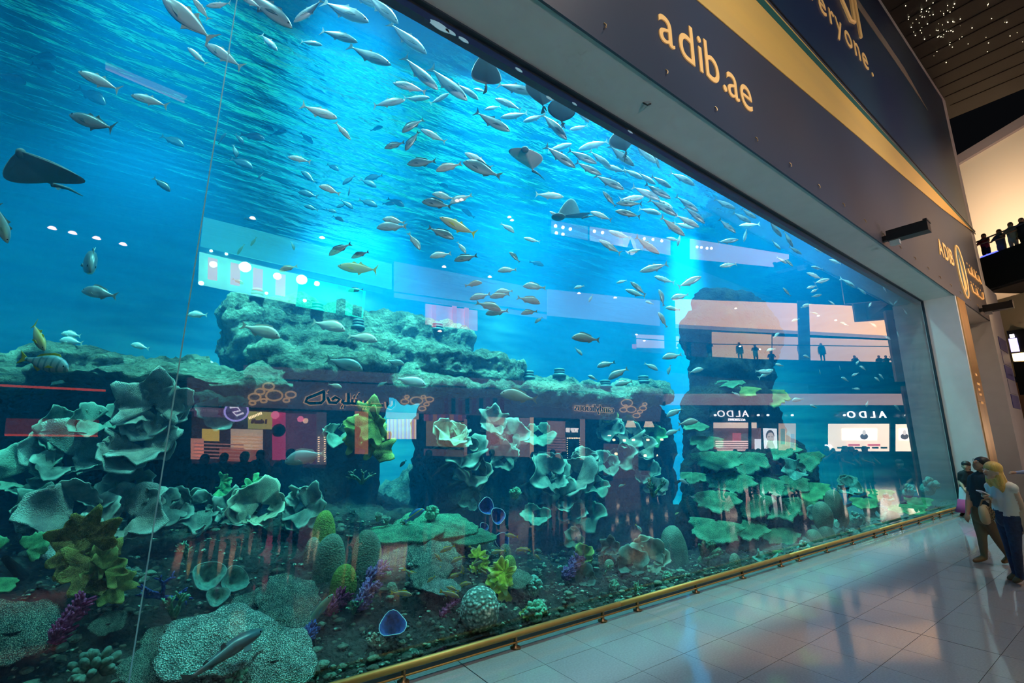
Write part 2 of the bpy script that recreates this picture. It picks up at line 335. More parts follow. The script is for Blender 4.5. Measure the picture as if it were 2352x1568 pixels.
# ------------------------------------------------------------------ reef: rock masses
import numpy as np
def fbm(p, s, o=5):
    v = 0; a = 1; q = Vector(p)*s
    for _ in range(o): v += a*mnoise.noise(q); q = q*2.03+Vector((7.1, 3.3, 1.7)); a *= .52
    return v
def rock_mat(name, c1, c2, bump=1.0, bs=11, sand=None):
    m, nt, b = nodes_of(name); L = nt.links.new
    b.inputs['Roughness'].default_value = .9; b.inputs['Specular IOR Level'].default_value = .15
    tc = nt.nodes.new('ShaderNodeTexCoord')
    n1 = nt.nodes.new('ShaderNodeTexNoise'); n1.inputs['Scale'].default_value = 2.2; n1.inputs['Detail'].default_value = 10; n1.inputs['Roughness'].default_value = .68; L(tc.outputs['Object'], n1.inputs['Vector'])
    rp = nt.nodes.new('ShaderNodeValToRGB'); rp.color_ramp.elements[0].position = .36; rp.color_ramp.elements[1].position = .64
    rp.color_ramp.elements[0].color = (*c1, 1); rp.color_ramp.elements[1].color = (*c2, 1); L(n1.outputs['Fac'], rp.inputs[0]); cc = rp.outputs[0]
    if sand:                                  # clean sand towards the far end of the pane
        sx = nt.nodes.new('ShaderNodeSeparateXYZ'); L(tc.outputs['Object'], sx.inputs[0]); mr = nt.nodes.new('ShaderNodeMapRange'); mr.inputs['From Min'].default_value = 7.0; mr.inputs['From Max'].default_value = 11.5; L(sx.outputs['X'], mr.inputs['Value'])
        mx = nt.nodes.new('ShaderNodeMix'); mx.data_type = 'RGBA'; L(mr.outputs[0], mx.inputs[0]); L(cc, mx.inputs[6]); mx.inputs[7].default_value = (*sand, 1); cc = mx.outputs[2]
    L(cc, b.inputs['Base Color'])
    n2 = nt.nodes.new('ShaderNodeTexNoise'); n2.inputs['Scale'].default_value = bs; n2.inputs['Detail'].default_value = 9; n2.inputs['Roughness'].default_value = .7; L(tc.outputs['Object'], n2.inputs['Vector'])
    v = nt.nodes.new('ShaderNodeTexVoronoi'); v.inputs['Scale'].default_value = bs*1.6; L(tc.outputs['Object'], v.inputs['Vector'])
    ma = nt.nodes.new('ShaderNodeMath'); ma.operation = 'MULTIPLY_ADD'; ma.inputs[1].default_value = .35; L(v.outputs['Distance'], ma.inputs[0]); L(n2.outputs['Fac'], ma.inputs[2])
    bp = nt.nodes.new('ShaderNodeBump'); bp.inputs['Strength'].default_value = bump; bp.inputs['Distance'].default_value = .35; L(ma.outputs[0], bp.inputs['Height']); L(bp.outputs[0], b.inputs['Normal'])
    MATS[name] = m; return m
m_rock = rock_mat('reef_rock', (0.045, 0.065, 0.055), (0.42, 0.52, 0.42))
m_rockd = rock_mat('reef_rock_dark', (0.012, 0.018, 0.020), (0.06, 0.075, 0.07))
m_reeffloor = rock_mat('reef_floor', (0.018, 0.028, 0.030), (0.11, 0.14, 0.13), bump=1.0, bs=13, sand=(.42, .55, .52))

def sblob(mb, c, r, e=2.6, n=14):          # superellipsoid
    vs = []; fs = []
    def sp(w, p): return math.copysign(abs(w)**p, w)
    k = 2.0/e
    for i in range(n+1):
        v = -PI/2+PI*i/n
        for j in range(2*n):
            u = 2*PI*j/(2*n)
            vs.append((c[0]+r[0]*sp(math.cos(v), k)*sp(math.cos(u), k), c[1]+r[1]*sp(math.cos(v), k)*sp(math.sin(u), k), c[2]+r[2]*sp(math.sin(v), k)))
    for i in range(n):
        for j in range(2*n): fs.append((i*2*n+j, i*2*n+(j+1) % (2*n), (i+1)*2*n+(j+1) % (2*n), (i+1)*2*n+j))
    mb.add(vs, fs)
def fused(name, blobs, voxel, amp, freq, material, seed=0, flat=1.0, oct=5):
    """blobs: (px0, py0, px1, py1, y, ry[, e]) - picture-frame box at depth y, half thickness ry"""
    mb = MB()
    for q in blobs:
        px0, py0, px1, py1, y, ry = q[:6]; e = q[6] if len(q) > 6 else 3.0
        cx, cyy = (px0+px1)/2, (py0+py1)/2
        xa, xb = AY(px0, cyy, y).x, AY(px1, cyy, y).x; za, zb = AY(cx, py1, y).z, AY(cx, py0, y).z
        sblob(mb, ((xa+xb)/2, y, (za+zb)/2), ((xb-xa)/2, ry, (zb-za)/2), e)
    me = mb.mesh('tmp', material); o = link('tmp', me)
    md = o.modifiers.new('r', 'REMESH'); md.mode = 'VOXEL'; md.voxel_size = voxel
    dg = bpy.context.evaluated_depsgraph_get(); dg.update()
    m2 = bpy.data.meshes.new_from_object(o.evaluated_get(dg)); bpy.data.objects.remove(o); bpy.data.meshes.remove(me)
    m2.name = name; sd = Vector((seed*13.7, seed*5.1, seed*9.3))
    nrm = [v.normal.copy() for v in m2.vertices]
    for v, nn in zip(m2.vertices, nrm):
        p = v.co.copy()
        d = fbm(p+sd, freq, oct)*amp + abs(fbm(p*1.0+sd*2, freq*2.7, 3))*amp*.45 - (1-abs(mnoise.noise((p+sd)*freq*5.5)))**3*amp*.28
        # broken strata: push faces in and out in bands
        d += amp*.35*mnoise.noise(Vector((p.x*.6, p.y*.6, p.z*3.2))+sd)
        q = p+nn*d
        if q.y < .10: q.y = .10+.02*(q.y-.1)
        v.co = q
    for pl in m2.polygons: pl.use_smooth = True
    m2.materials.clear(); m2.materials.append(material)
    return link(name, m2)

B = []
tag(fused('reef_ledge', [(-420, 850, 120, 892, 3.5, .5), (-420, 812, 130, 868, 4.1, .6), (60, 842, 380, 878, 3.4, .5), (40, 810, 350, 858, 4.0, .6), (300, 848, 500, 890, 3.3, .5), (290, 826, 470, 866, 3.9, .6), (430, 866, 600, 910, 3.2, .45), (420, 852, 560, 890, 3.7, .5), (540, 862, 676, 905, 3.2, .4), (560, 842, 660, 885, 3.6, .45)], .05, .15, 1.5, m_rock, 1),
    'long lit rock ledge roofing the cave at the far left', 'rock')
tag(fused('boulder_slab', [(506, 700, 600, 850, 4.9, .6, 4), (560, 800, 900, 862, 4.0, .5, 3), (620, 770, 980, 838, 4.4, .5, 3), (540, 735, 900, 805, 4.9, .6, 3), (515, 690, 760, 775, 5.4, .7, 3), (700, 716, 960, 800, 5.5, .8, 3), (880, 742, 1080, 820, 5.1, .8, 3), (900, 790, 1100, 850, 4.4, .5, 3), (940, 808, 1190, 880, 4.0, .6, 4), (600, 830, 760, 868, 3.9, .45)], .055, .19, 1.2, m_rock, 2),
    'massive slab of rock crossing the middle, dark on its left end', 'rock')
tag(fused('reef_ledge', [(880, 862, 980, 912, 3.9, .5), (890, 850, 990, 892, 4.3, .5), (940, 878, 1130, 912, 3.8, .5), (950, 862, 1140, 896, 4.3, .5), (1090, 880, 1230, 918, 3.7, .5), (1100, 864, 1220, 900, 4.2, .5), (1200, 885, 1322, 930, 3.5, .5), (1210, 866, 1310, 905, 4.0, .5), (1290, 902, 1450, 930, 3.3, .5), (1300, 888, 1440, 915, 3.8, .5), (1400, 895, 1530, 930, 3.2, .5), (1420, 878, 1520, 912, 3.7, .5)], .05, .14, 1.6, m_rock, 3),
    'narrow lit rock ledge with small rings on top, right of the archway', 'rock')
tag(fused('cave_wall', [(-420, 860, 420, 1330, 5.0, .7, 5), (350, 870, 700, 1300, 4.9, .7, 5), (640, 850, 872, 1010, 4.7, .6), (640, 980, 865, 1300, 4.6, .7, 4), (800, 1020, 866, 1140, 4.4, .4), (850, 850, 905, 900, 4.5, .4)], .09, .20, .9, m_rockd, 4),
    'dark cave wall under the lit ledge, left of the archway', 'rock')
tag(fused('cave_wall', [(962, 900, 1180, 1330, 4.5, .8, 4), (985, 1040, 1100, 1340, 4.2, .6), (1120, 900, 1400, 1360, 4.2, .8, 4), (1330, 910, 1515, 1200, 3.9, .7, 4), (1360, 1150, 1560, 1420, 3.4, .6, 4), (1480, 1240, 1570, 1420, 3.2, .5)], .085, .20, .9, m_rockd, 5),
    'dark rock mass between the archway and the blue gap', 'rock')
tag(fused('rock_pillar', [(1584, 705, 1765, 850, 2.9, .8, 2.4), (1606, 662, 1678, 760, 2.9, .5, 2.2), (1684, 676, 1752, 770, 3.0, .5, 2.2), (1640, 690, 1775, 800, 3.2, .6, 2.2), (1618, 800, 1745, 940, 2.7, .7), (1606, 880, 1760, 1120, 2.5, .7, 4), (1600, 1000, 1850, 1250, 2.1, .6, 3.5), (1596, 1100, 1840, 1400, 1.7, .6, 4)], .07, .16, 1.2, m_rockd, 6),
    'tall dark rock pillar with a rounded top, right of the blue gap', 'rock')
# far low reef seen through the openings and to the right
tag(fused('far_reef', [(1430, 1180, 1640, 1300, 8.5, 1.5), (1520, 1170, 1600, 1230, 9.5, 1.0)], .16, .3, .7, m_rock, 7), 'hazy blue boulders deep behind the gap', 'rock')
tag(fused('far_reef', [(860, 1100, 1010, 1230, 7.0, 1.2), (930, 1060, 1010, 1180, 6.4, .7)], .13, .25, .8, m_rock, 8), 'hazy blue boulder deep inside the archway', 'rock')

# reef floor: a sloping bank rising from the pane
def reef_h(x, y):
    left = 1/(1+math.exp((x-4.6)*1.3)); k = max(0, min(1, (y-.2)/4.0))
    h = (.02+.30*y*(1-.06*y))*left + (1-left)*(-.05-.12*y)
    h += fbm((x, y, 3.1), .8, 4)*.20*min(1, .35+y*.4) + abs(fbm((x, y, 9.2), 2.6, 4))*.16
    if y < .25: h = h*(.3+y*2.8)
    return max(h, -1.1)
gx, gy = 330, 80; vs = []; fs = []
for j in range(gy):
    y = .085+5.6*(j/(gy-1))**1.5
    for i in range(gx): x = -5.5+28.5*i/(gx-1); vs.append((x, y, reef_h(x, y)))
for j in range(gy-1):
    for i in range(gx-1): a = j*gx+i; fs.append((a, a+1, a+gx+1, a+gx))
reef_bank = struct(MB().add(vs, fs).obj('ground_reef', m_reeffloor, None, True), 'dark rubble bank of the reef rising behind the pane')
def on_reef(px, py):                       # where the sight line meets the bank
    r = ray(px, py); best = None
    for k in range(400):
        y = .1+5.4*k/399; p = CP+r*((y-CP.y)/r.y)
        if p.z <= reef_h(p.x, y): return p
    return AY(px, py, 4.0)

_sy = {}
def SY(px, py, y, gap=.03):                    # depth, kept in front of the bank
    if py < 1225: return y
    k = (round(px), round(py))
    if k not in _sy: _sy[k] = on_reef(px, py).y
    return max(.16, min(y, _sy[k]-gap))
# ------------------------------------------------------------------ corals and sponges
def coral_mat(name, col, tip, scale=26, bump=.6, edge=None, rough=.75):
    m, nt, b = nodes_of(name); L = nt.links.new; b.inputs['Roughness'].default_value = rough; b.inputs['Specular IOR Level'].default_value = .2
    tc = nt.nodes.new('ShaderNodeTexCoord'); v = nt.nodes.new('ShaderNodeTexVoronoi'); v.inputs['Scale'].default_value = scale; L(tc.outputs['Object'], v.inputs['Vector'])
    rp = nt.nodes.new('ShaderNodeValToRGB'); rp.color_ramp.elements[0].position = .12; rp.color_ramp.elements[1].position = .55
    rp.color_ramp.elements[0].color = (*tip, 1); rp.color_ramp.elements[1].color = (*col, 1); L(v.outputs['Distance'], rp.inputs[0]); c = rp.outputs[0]
    nz = nt.nodes.new('ShaderNodeTexNoise'); nz.inputs['Scale'].default_value = 3.2; nz.inputs['Detail'].default_value = 6; L(tc.outputs['Object'], nz.inputs['Vector'])
    mo = nt.nodes.new('ShaderNodeMapRange'); mo.inputs['From Min'].default_value = .3; mo.inputs['From Max'].default_value = .7; mo.inputs['To Min'].default_value = .55; mo.inputs['To Max'].default_value = 1.45; L(nz.outputs['Fac'], mo.inputs['Value'])
    ml = nt.nodes.new('ShaderNodeVectorMath'); ml.operation = 'SCALE'; L(c, ml.inputs[0]); L(mo.outputs[0], ml.inputs['Scale']); c = ml.outputs[0]
    if edge:
        g = nt.nodes.new('ShaderNodeVectorMath'); g.operation = 'LENGTH'; sp = nt.nodes.new('ShaderNodeVectorMath'); sp.operation = 'MULTIPLY'; sp.inputs[1].default_value = (1, 1, 0); L(tc.outputs['Object'], sp.inputs[0]); L(sp.outputs[0], g.inputs[0])
        mr = nt.nodes.new('ShaderNodeMapRange'); mr.inputs['From Min'].default_value = .78; mr.inputs['From Max'].default_value = 1.0; L(g.outputs['Value'], mr.inputs['Value'])
        mx = nt.nodes.new('ShaderNodeMix'); mx.data_type = 'RGBA'; L(mr.outputs[0], mx.inputs[0]); L(c, mx.inputs[6]); mx.inputs[7].default_value = (*edge, 1); c = mx.outputs[2]
    L(c, b.inputs['Base Color'])
    bp = nt.nodes.new('ShaderNodeBump'); bp.inputs['Strength'].default_value = bump; bp.inputs['Distance'].default_value = .02; bp.invert = True; L(v.outputs['Distance'], bp.inputs['Height']); L(bp.outputs[0], b.inputs['Normal'])
    MATS[name] = m; return m
CM = {'sage': coral_mat('sage_coral', (.12, .16, .15), (.17, .22, .20), 40, .6, (.34, .46, .42)),
      'beige': coral_mat('beige_coral', (.21, .18, .16), (.28, .25, .22), 40, .6, (.40, .45, .41)),
      'cream': coral_mat('cream_coral', (.32, .33, .25), (.40, .41, .32), 40, .5, (.56, .60, .48)),
      'dim': coral_mat('dim_green_coral', (.10, .18, .15), (.15, .24, .20), 30, .4, (.18, .30, .26)),
      'brown': coral_mat('brown_leaf_coral', (.20, .13, .03), (.27, .19, .05), 30, .5, (.36, .32, .08)),
      'olive': coral_mat('olive_coral', (.16, .18, .04), (.24, .26, .07), 36, .5, (.45, .50, .15)),
      'green': coral_mat('green_coral', (.06, .24, .10), (.12, .38, .18), 36, .4, (.18, .55, .26)),
      'table': coral_mat('table_coral', (.05, .12, .10), (.55, .78, .64), 34, 1.0),
      'tablepale': coral_mat('pale_table_coral', (.10, .20, .18), (.75, .92, .84), 30, 1.0),
      'tablegreen': coral_mat('green_table_coral', (.05, .22, .13), (.25, .66, .42), 40, 1.0),
      'dome': coral_mat('dome_coral', (.13, .20, .15), (.20, .30, .22), 60, .5),
      'domegreen': coral_mat('yellow_green_dome', (.20, .28, .05), (.30, .42, .08), 60, .5),
      'blue': coral_mat('blue_sponge', (.02, .08, .38), (.04, .14, .50), 50, .5, None),
      'teal': coral_mat('teal_sponge', (.14, .34, .30), (.25, .52, .45), 40, .6),
      'purple': coral_mat('magenta_coral', (.32, .02, .12), (.55, .10, .26), 40, .7),
      'violet': coral_mat('violet_coral', (.20, .08, .30), (.45, .28, .50), 40, .7),
      'bluebranch': coral_mat('blue_branch_coral', (.03, .07, .32), (.08, .16, .48), 40, .6),
      'yellow': coral_mat('bright_yellow_coral', (.65, .62, .04), (.85, .82, .12), 36, .6, (.9, .9, .3)),
      'finger': coral_mat('finger_coral', (.10, .34, .22), (.26, .60, .42), 40, .5),
      'plate': coral_mat('plate_coral', (.05, .15, .08), (.10, .28, .16), 34, .7, (.16, .40, .26))}
m_palerim = mat('pale_rim', (.55, .75, .80), rough=.6)
def sheet(rows, th):                     # grid of points -> closed thin shell
    n, m = len(rows), len(rows[0]); vs = []; fs = []
    nr = []
    for i in range(n):
        for j in range(m):
            a = rows[min(i+1, n-1)][j]-rows[max(i-1, 0)][j]; b = rows[i][min(j+1, m-1)]-rows[i][max(j-1, 0)]
            c = a.cross(b); nr.append(c.normalized() if c.length > 1e-9 else Vector((0, 0, 1)))
    P = [p for r in rows for p in r]
    vs = [p+q*th for p, q in zip(P, nr)]+[p-q*th for p, q in zip(P, nr)]; N = n*m
    for i in range(n-1):
        for j in range(m-1):
            o = i*m+j; fs.append((o, o+1, o+m+1, o+m)); o += N; fs.append((o, o+m, o+m+1, o+1))
    ring = [(0, j) for j in range(m)]+[(i, m-1) for i in range(1, n)]+[(n-1, j) for j in range(m-2, -1, -1)]+[(i, 0) for i in range(n-2, 0, -1)]
    for (a, b), (c, d) in zip(ring, ring[1:]+ring[:1]): p, q = a*m+b, c*m+d; fs.append((p, p+N, q+N, q))
    return MB().add(vs, fs)
def frond_mesh(seed, style, material):
    r = random.Random(seed); rows = []
    if style == 'ruffle': span, cup, wave, kk, lob = (PI*.98 if seed % 31 < 3 else r.uniform(1.7, 2.4)), r.uniform(.30, .5), r.uniform(.16, .26), (3, 2, 4, 3, 5)[seed % 5], .16
    elif style == 'leaf': span, cup, wave, kk, lob = 1.9, .10, .08, 8, .20
    else: span, cup, wave, kk, lob = r.uniform(1.5, 2.0), -.10, .06, 6, .07
    ph = r.uniform(0, 6.28); ph2 = r.uniform(0, 6.28); M_ = 33; N_ = 11
    for i in range(N_):
        u = .06+.94*i/(N_-1); row = []
        for j in range(M_):
            t = -1+2*j/(M_-1); a = t*span
            edge = 1+lob*math.sin(kk*a+ph2)*u+.05*math.sin(11*a+ph)*u*u+(.05*math.sin(23*a) if style == 'plate' else 0)*u**4+.03*math.sin(17*a+ph2)*u**3
            if style == 'plate': edge *= (1-.25*abs(t)**2.5)
            if style == 'leaf': edge *= .80+.20*abs(math.sin(2.6*a+ph))
            rr = u*edge; z = cup*u**1.5+wave*u*u*math.sin(kk*a*1.1+ph)+.03*u*math.sin(7*a)
            row.append(Vector((rr*math.cos(a), rr*math.sin(a), z)))
        rows.append(row)
    return sheet(rows, .026 if style == 'ruffle' else .018).mesh('frond', material, True)
FR = {}
def frond(style, col, k):
    key = (style, col, k)
    if key not in FR: FR[key] = frond_mesh(hash((style, k)) % 9999 if False else (k*31+len(style)*7), style, CM[col])
    return FR[key]
STEM = MB().tube([(0, 0, 0), (0, 0, 1)], [.5, 1], 8).mesh('stem', m_rockd, True)
def orient(o, z, x=None, loc=None, s=1.0):
    z = Vector(z).normalized(); x = Vector(x if x is not None else (1, 0, 0)); x = (x-z*x.dot(z))
    if x.length < .1: x = Vector((0, 1, 0)); x = x-z*x.dot(z)
    x.normalize(); y = z.cross(x); M = Matrix((x, y, z)).transposed().to_4x4() @ (Matrix.Scale(s, 4) if not isinstance(s, tuple) else Matrix.Diagonal((*s, 1)))
    if loc is not None: M.translation = loc
    o.matrix_world = M; return o
CORALS = []
def cup_coral(px, py, spx, y, col, label, n=4, tilt=.38, name='cabbage_coral', style='ruffle', back=.9):
    """open frilled cup: several fronds round one foot, held by a stem that runs back to the rock"""
    y = SY(px, py+spx*.5, y); c = AY(px, py, y); s = spx*pxm(px, py, y); e = empty(name, c); tag(e, label, 'coral')
    toc = (CP-c).normalized(); ax = (toc*.75+Vector((0, 0, 1))*tilt+Vector((rnd.uniform(-.25, .25), 0, rnd.uniform(-.15, .15)))).normalized()
    a0 = rnd.uniform(0, 6.28)
    for k in range(n):
        a = a0+2*PI*k/n+rnd.uniform(-.25, .25); u = ax.orthogonal().normalized(); v = ax.cross(u); d = u*math.cos(a)+v*math.sin(a)
        full = style == 'ruffle' and k == 0
        o = link('frond', frond(style, col, rnd.randrange(3) if full else (3+rnd.randrange(2) if style == 'ruffle' else rnd.randrange(5))), e)
        zz = (ax*1.0-d*rnd.uniform(.05, .35)).normalized(); sc_ = s*(rnd.uniform(.80, .95) if full else rnd.uniform(.45, .72))
        x = (d-zz*d.dot(zz)).normalized(); yv = zz.cross(x)
        M = Matrix((x, yv, zz)).transposed().to_4x4() @ Matrix.Scale(sc_, 4); M.translation = d*s*(.05 if full else .38)-ax*s*(.0 if full else rnd.uniform(.0, .22))
        if style == 'leaf':                   # irregular stack of lobed fans turned to the light
            zz = (toc+Vector((rnd.uniform(-.5, .5), 0, rnd.uniform(-.2, .6)))).normalized(); x = Vector((rnd.uniform(-.8, .8), 0, rnd.uniform(-.4, 1))); x = (x-zz*x.dot(zz)).normalized(); sc_ = s*rnd.uniform(.5, .85)
            M = Matrix((x, zz.cross(x), zz)).transposed().to_4x4() @ Matrix.Scale(sc_, 4); M.translation = CR*rnd.uniform(-.35, .35)*s+CU*(-.45+.9*k/max(1, n-1))*s+Vector((0, rnd.uniform(-.1, .1)*s, 0))
        o.matrix_basis = M
    st = link('stem', STEM, e); bk = Vector((0, 1, -.35)).normalized(); L_ = max(.25, back)
    x = bk.orthogonal().normalized(); yv = bk.cross(x); st.matrix_basis = Matrix((x, yv, bk)).transposed().to_4x4() @ Matrix.Diagonal((s*.15, s*.15, L_, 1))
    return e
for q in [(352,938,78,2.6,'beige','frilled beige coral highest on the cave wall beside the pane joint',5),(326,1022,80,2.5,'beige','round grey-beige frilled coral below the highest one, left of the joint',5),
          (236,972,60,3.0,'dim','dim green round coral left of the beige frilled pair',3),(140,985,55,3.2,'dim','dim beige coral behind the red light strip',3),(160,1050,80,2.9,'sage','low wide frilled coral on the cave wall, far left',4),(60,1085,70,3.1,'dim','shadowy cluster of round corals at the left edge',4),
          (170,1188,98,1.9,'beige','largest pale frilled coral at the left, above the brown leaf coral',5),(302,1190,86,1.9,'beige','big pale frilled coral touching the pane joint',5),(288,1112,52,2.4,'sage','upright teal coral behind the two largest frilled corals',3),(90,1165,50,2.2,'dim','small dark frilled coral at the left edge',3),(228,1150,40,2.2,'sage','little frilled coral between the two largest ones',3),
          (395,1165,48,2.4,'sage','smooth teal frilled coral just right of the joint',4),(452,1172,56,2.5,'sage','teal frilled coral under the reflected shop shelves',4),(530,1175,50,2.5,'sage','dim teal frilled coral in the middle of the left row',4),(598,1160,62,2.3,'cream','cream frilled coral under the reflected magenta column',5),(700,1166,58,2.2,'sage','bright turquoise folded coral left of the archway',5),
          (505,950,45,3.3,'sage','thin pale coral sheet behind the reflected candy shop',2),(780,1000,40,3.2,'dim','dark frilled coral beside the yellow leafy coral',3),
          (1036,1005,46,2.6,'cream','pale yellow lettuce coral in front of the gold panel',6),(1068,1042,52,2.4,'sage','ring-shaped turquoise coral below the pale lettuce coral',5),(1088,1088,46,2.3,'beige','open grey coral hanging under the turquoise ring',4),(1132,972,40,2.8,'beige','pale frilled coral just under the right ledge',4),(1175,1002,44,2.7,'sage','frilled coral beside the reflected orange post',4),(1158,1050,36,2.5,'sage','small turquoise coral left of the reflected post',4),
          (1235,1000,40,2.8,'dim','dim coral behind the reflected doorway',3),(1258,1092,54,2.2,'sage','left of three bright frilled corals in the mid reef',5),(1322,1100,56,2.1,'beige','biggest bright frilled coral in the mid reef',5),(1290,1140,48,2.0,'sage','bright frilled coral lowest in the mid reef cluster',5),(1342,1058,36,2.4,'beige','grey coral above the bright mid reef cluster',4),(1388,1066,36,2.3,'sage','soft green coral right of the bright cluster',4),
          (1306,1172,40,1.9,'sage','dark scalloped coral under the bright cluster',3),(1352,1186,44,1.8,'dim','broad dim coral sheet low in the mid reef',3),(1402,986,36,2.7,'sage','frilled coral under the reflected bubble sign',4),(1446,1006,36,2.5,'beige','grey coral with dark centre near the reflected bulbs',4),(1478,1030,34,2.3,'beige','grey frilled coral nearest the blue gap',4),(1432,1050,34,2.4,'beige','pale coral among the reflected bulbs',4),
          (1500,1000,30,2.5,'green','green coral tuft on the brink of the blue gap',4),(1398,958,24,3.0,'olive','small yellow-green coral just below the lit ledge',4),(1442,978,24,2.9,'olive','small lime coral beside the reflected lamp shade',4),(1482,1082,34,2.1,'sage','teal coral hanging over the blue gap',4),(1370,1120,36,2.0,'dim','dark coral sheet right of the bright cluster',3),(1506,1120,30,1.9,'beige','pinkish coral at the edge of the gap, below the bulbs',3),
          (1080,1150,30,2.1,'dim','dark coral cup under the open grey coral',3),(1230,1185,36,1.8,'dim','dim speckled coral left of the scalloped coral',3),(1490,1282,48,1.0,'cream','white-green crinkled coral low in the mid reef',6),(1452,1296,40,1.2,'dim','dull round coral left of the crinkled one',3),(1342,1324,30,1.0,'dim','dull green disc coral near the rail',2),(1402,1256,26,1.3,'sage','pale round coral with dark centre in the dim mid reef',3),(1318,1240,26,1.5,'dim','small upright coral in the dim mid reef',3),(1340,1275,26,1.3,'olive','brownish round coral in the dim mid reef',3)]:
    px, py, s, y, col, lab, n = q
    if py < 1210: y = y*.45+(1.55 if px < 1000 else 1.75)
    cup_coral(px, py, s, y, col, lab, n, back=max(.3, (4.2-y)*.75) if py < 1210 else .3)
# leaf corals
cup_coral(186, 1288, 112, 1.15, 'brown', 'large brown leafy coral at lower left', 4, .15, 'leaf_coral', 'leaf', .9)
cup_coral(240, 1318, 60, 1.05, 'olive', 'mustard lobed coral tucked under the brown leafy coral', 4, .2, 'leaf_coral', 'leaf', .7)
cup_coral(12, 1282, 92, 1.3, 'green', 'smooth green dish coral cut by the left edge', 3, .5, 'dish_coral', 'plate', .9)
cup_coral(846, 1000, 74, 2.6, 'olive', 'yellow-green leafy coral standing beside the archway', 6, .25, 'leaf_coral', 'leaf', .8)
cup_coral(1146, 1330, 42, .75, 'yellow', 'bright yellow branching coral in the lower middle', 6, .5, 'leaf_coral', 'leaf', .4)
cup_coral(1100, 1292, 28, 1.0, 'yellow', 'small bright yellow coral among the snappers', 5, .6, 'leaf_coral', 'leaf', .4)
cup_coral(1208, 1422, 30, .35, 'olive', 'yellow-green clump against the pane near the rail', 5, .5, 'leaf_coral', 'leaf', .25)
cup_coral(500, 1122, 36, 2.9, 'green', 'dark green rounded coral under the reflected crowd, left one', 3, .8, 'leaf_coral', 'leaf', .8)
cup_coral(575, 1124, 38, 2.8, 'green', 'dark green rounded coral under the reflected crowd, right one', 3, .8, 'leaf_coral', 'leaf', .8)

# plate corals on the pillar
def plate(px, py, w, y, col, label, droop=.35, turn=0.0, name='plate_coral'):
    c = AY(px, py, y); s = w*pxm(px, py, y); e = empty(name, c); tag(e, label, 'coral')
    toc = (CP-c); toc.z = 0; toc.normalize(); side = Vector((-toc.y, toc.x, 0))
    d = (toc*math.cos(turn)+side*math.sin(turn)-Vector((0, 0, droop))).normalized()
    for k, (dz, sc_) in enumerate(((0, 1.0), (-.16*s, .72))):
        z = (Vector((0, 0, 1))-d*d.z).normalized(); z = (z+toc*.35).normalized(); x = (d-z*d.dot(z)).normalized()
        o = link('frond', frond('plate', col, (k+int(px)) % 5), e); M = Matrix((x, z.cross(x), z)).transposed().to_4x4() @ Matrix.Scale(s*sc_, 4); M.translation = Vector((0, 0, dz))-d*s*.45; o.matrix_basis = M
    st = link('stem', STEM, e); bk = (Vector((.1, 1, -.5))).normalized(); x = bk.orthogonal().normalized(); MM = Matrix((x, bk.cross(x), bk)).transposed().to_4x4() @ Matrix.Diagonal((s*.10, s*.10, .5, 1)); MM.translation = -d*s*.40-Vector((0, 0, s*.05)); st.matrix_basis = MM
PL = [(1650,1046,62,1.55,'left of the top row on the pillar'),(1712,1052,62,1.5,'in the middle of the top row on the pillar'),(1776,1020,64,1.5,'right of the top row, under the reflected face poster'),(1828,1052,54,1.35,'on the right shoulder of the pillar'),(1676,1096,64,1.3,'in the second row, left of centre'),(1742,1104,64,1.25,'in the second row, right of centre'),(1802,1102,58,1.2,'at the right end of the second row'),(1646,1140,60,1.15,'at the left end of the third row'),
      (1710,1150,66,1.05,'in the centre of the third row'),(1778,1158,60,1.0,'at the right end of the third row'),(1640,1208,66,.95,'lowest on the left of the pillar'),(1716,1206,54,.9,'low in the centre of the pillar'),(1796,1224,50,.8,'lowest on the right of the pillar'),(1622,1010,44,1.6,'jutting into the blue gap near the pillar'),(1592,1090,34,1.5,'small, jutting into the gap halfway down')]
for i, (px, py, w, y, l) in enumerate(PL): plate(px, py, w, y, 'plate', 'dark green plate coral '+l, .30+.2*rnd.random(), rnd.uniform(-.5, .5))
plate(1772, 905, 52, 1.9, 'olive', 'olive fan coral on the right flank of the pillar, high up', .55, .6, 'fan_coral'); plate(1700, 892, 44, 1.9, 'olive', 'brownish fan coral across the front of the pillar', .3, -.3, 'fan_coral'); plate(1668, 875, 36, 2.0, 'plate', 'small dark fan coral just under the pillar top', .1, -.5, 'fan_coral')
plate(1862, 1120, 52, 1.0, 'green', 'bright green plate coral beside the pillar, upper', .5, .2); plate(1850, 1160, 40, .9, 'green', 'bright green plate coral beside the pillar, lower', .4, -.2); plate(1594, 972, 40, 1.9, 'plate', 'dark ferny coral reaching left from the pillar', .1, -1.0)
cup_coral(1828, 1080, 26, .9, 'teal', 'pale blue round coral in front of the pillar plates', 3)

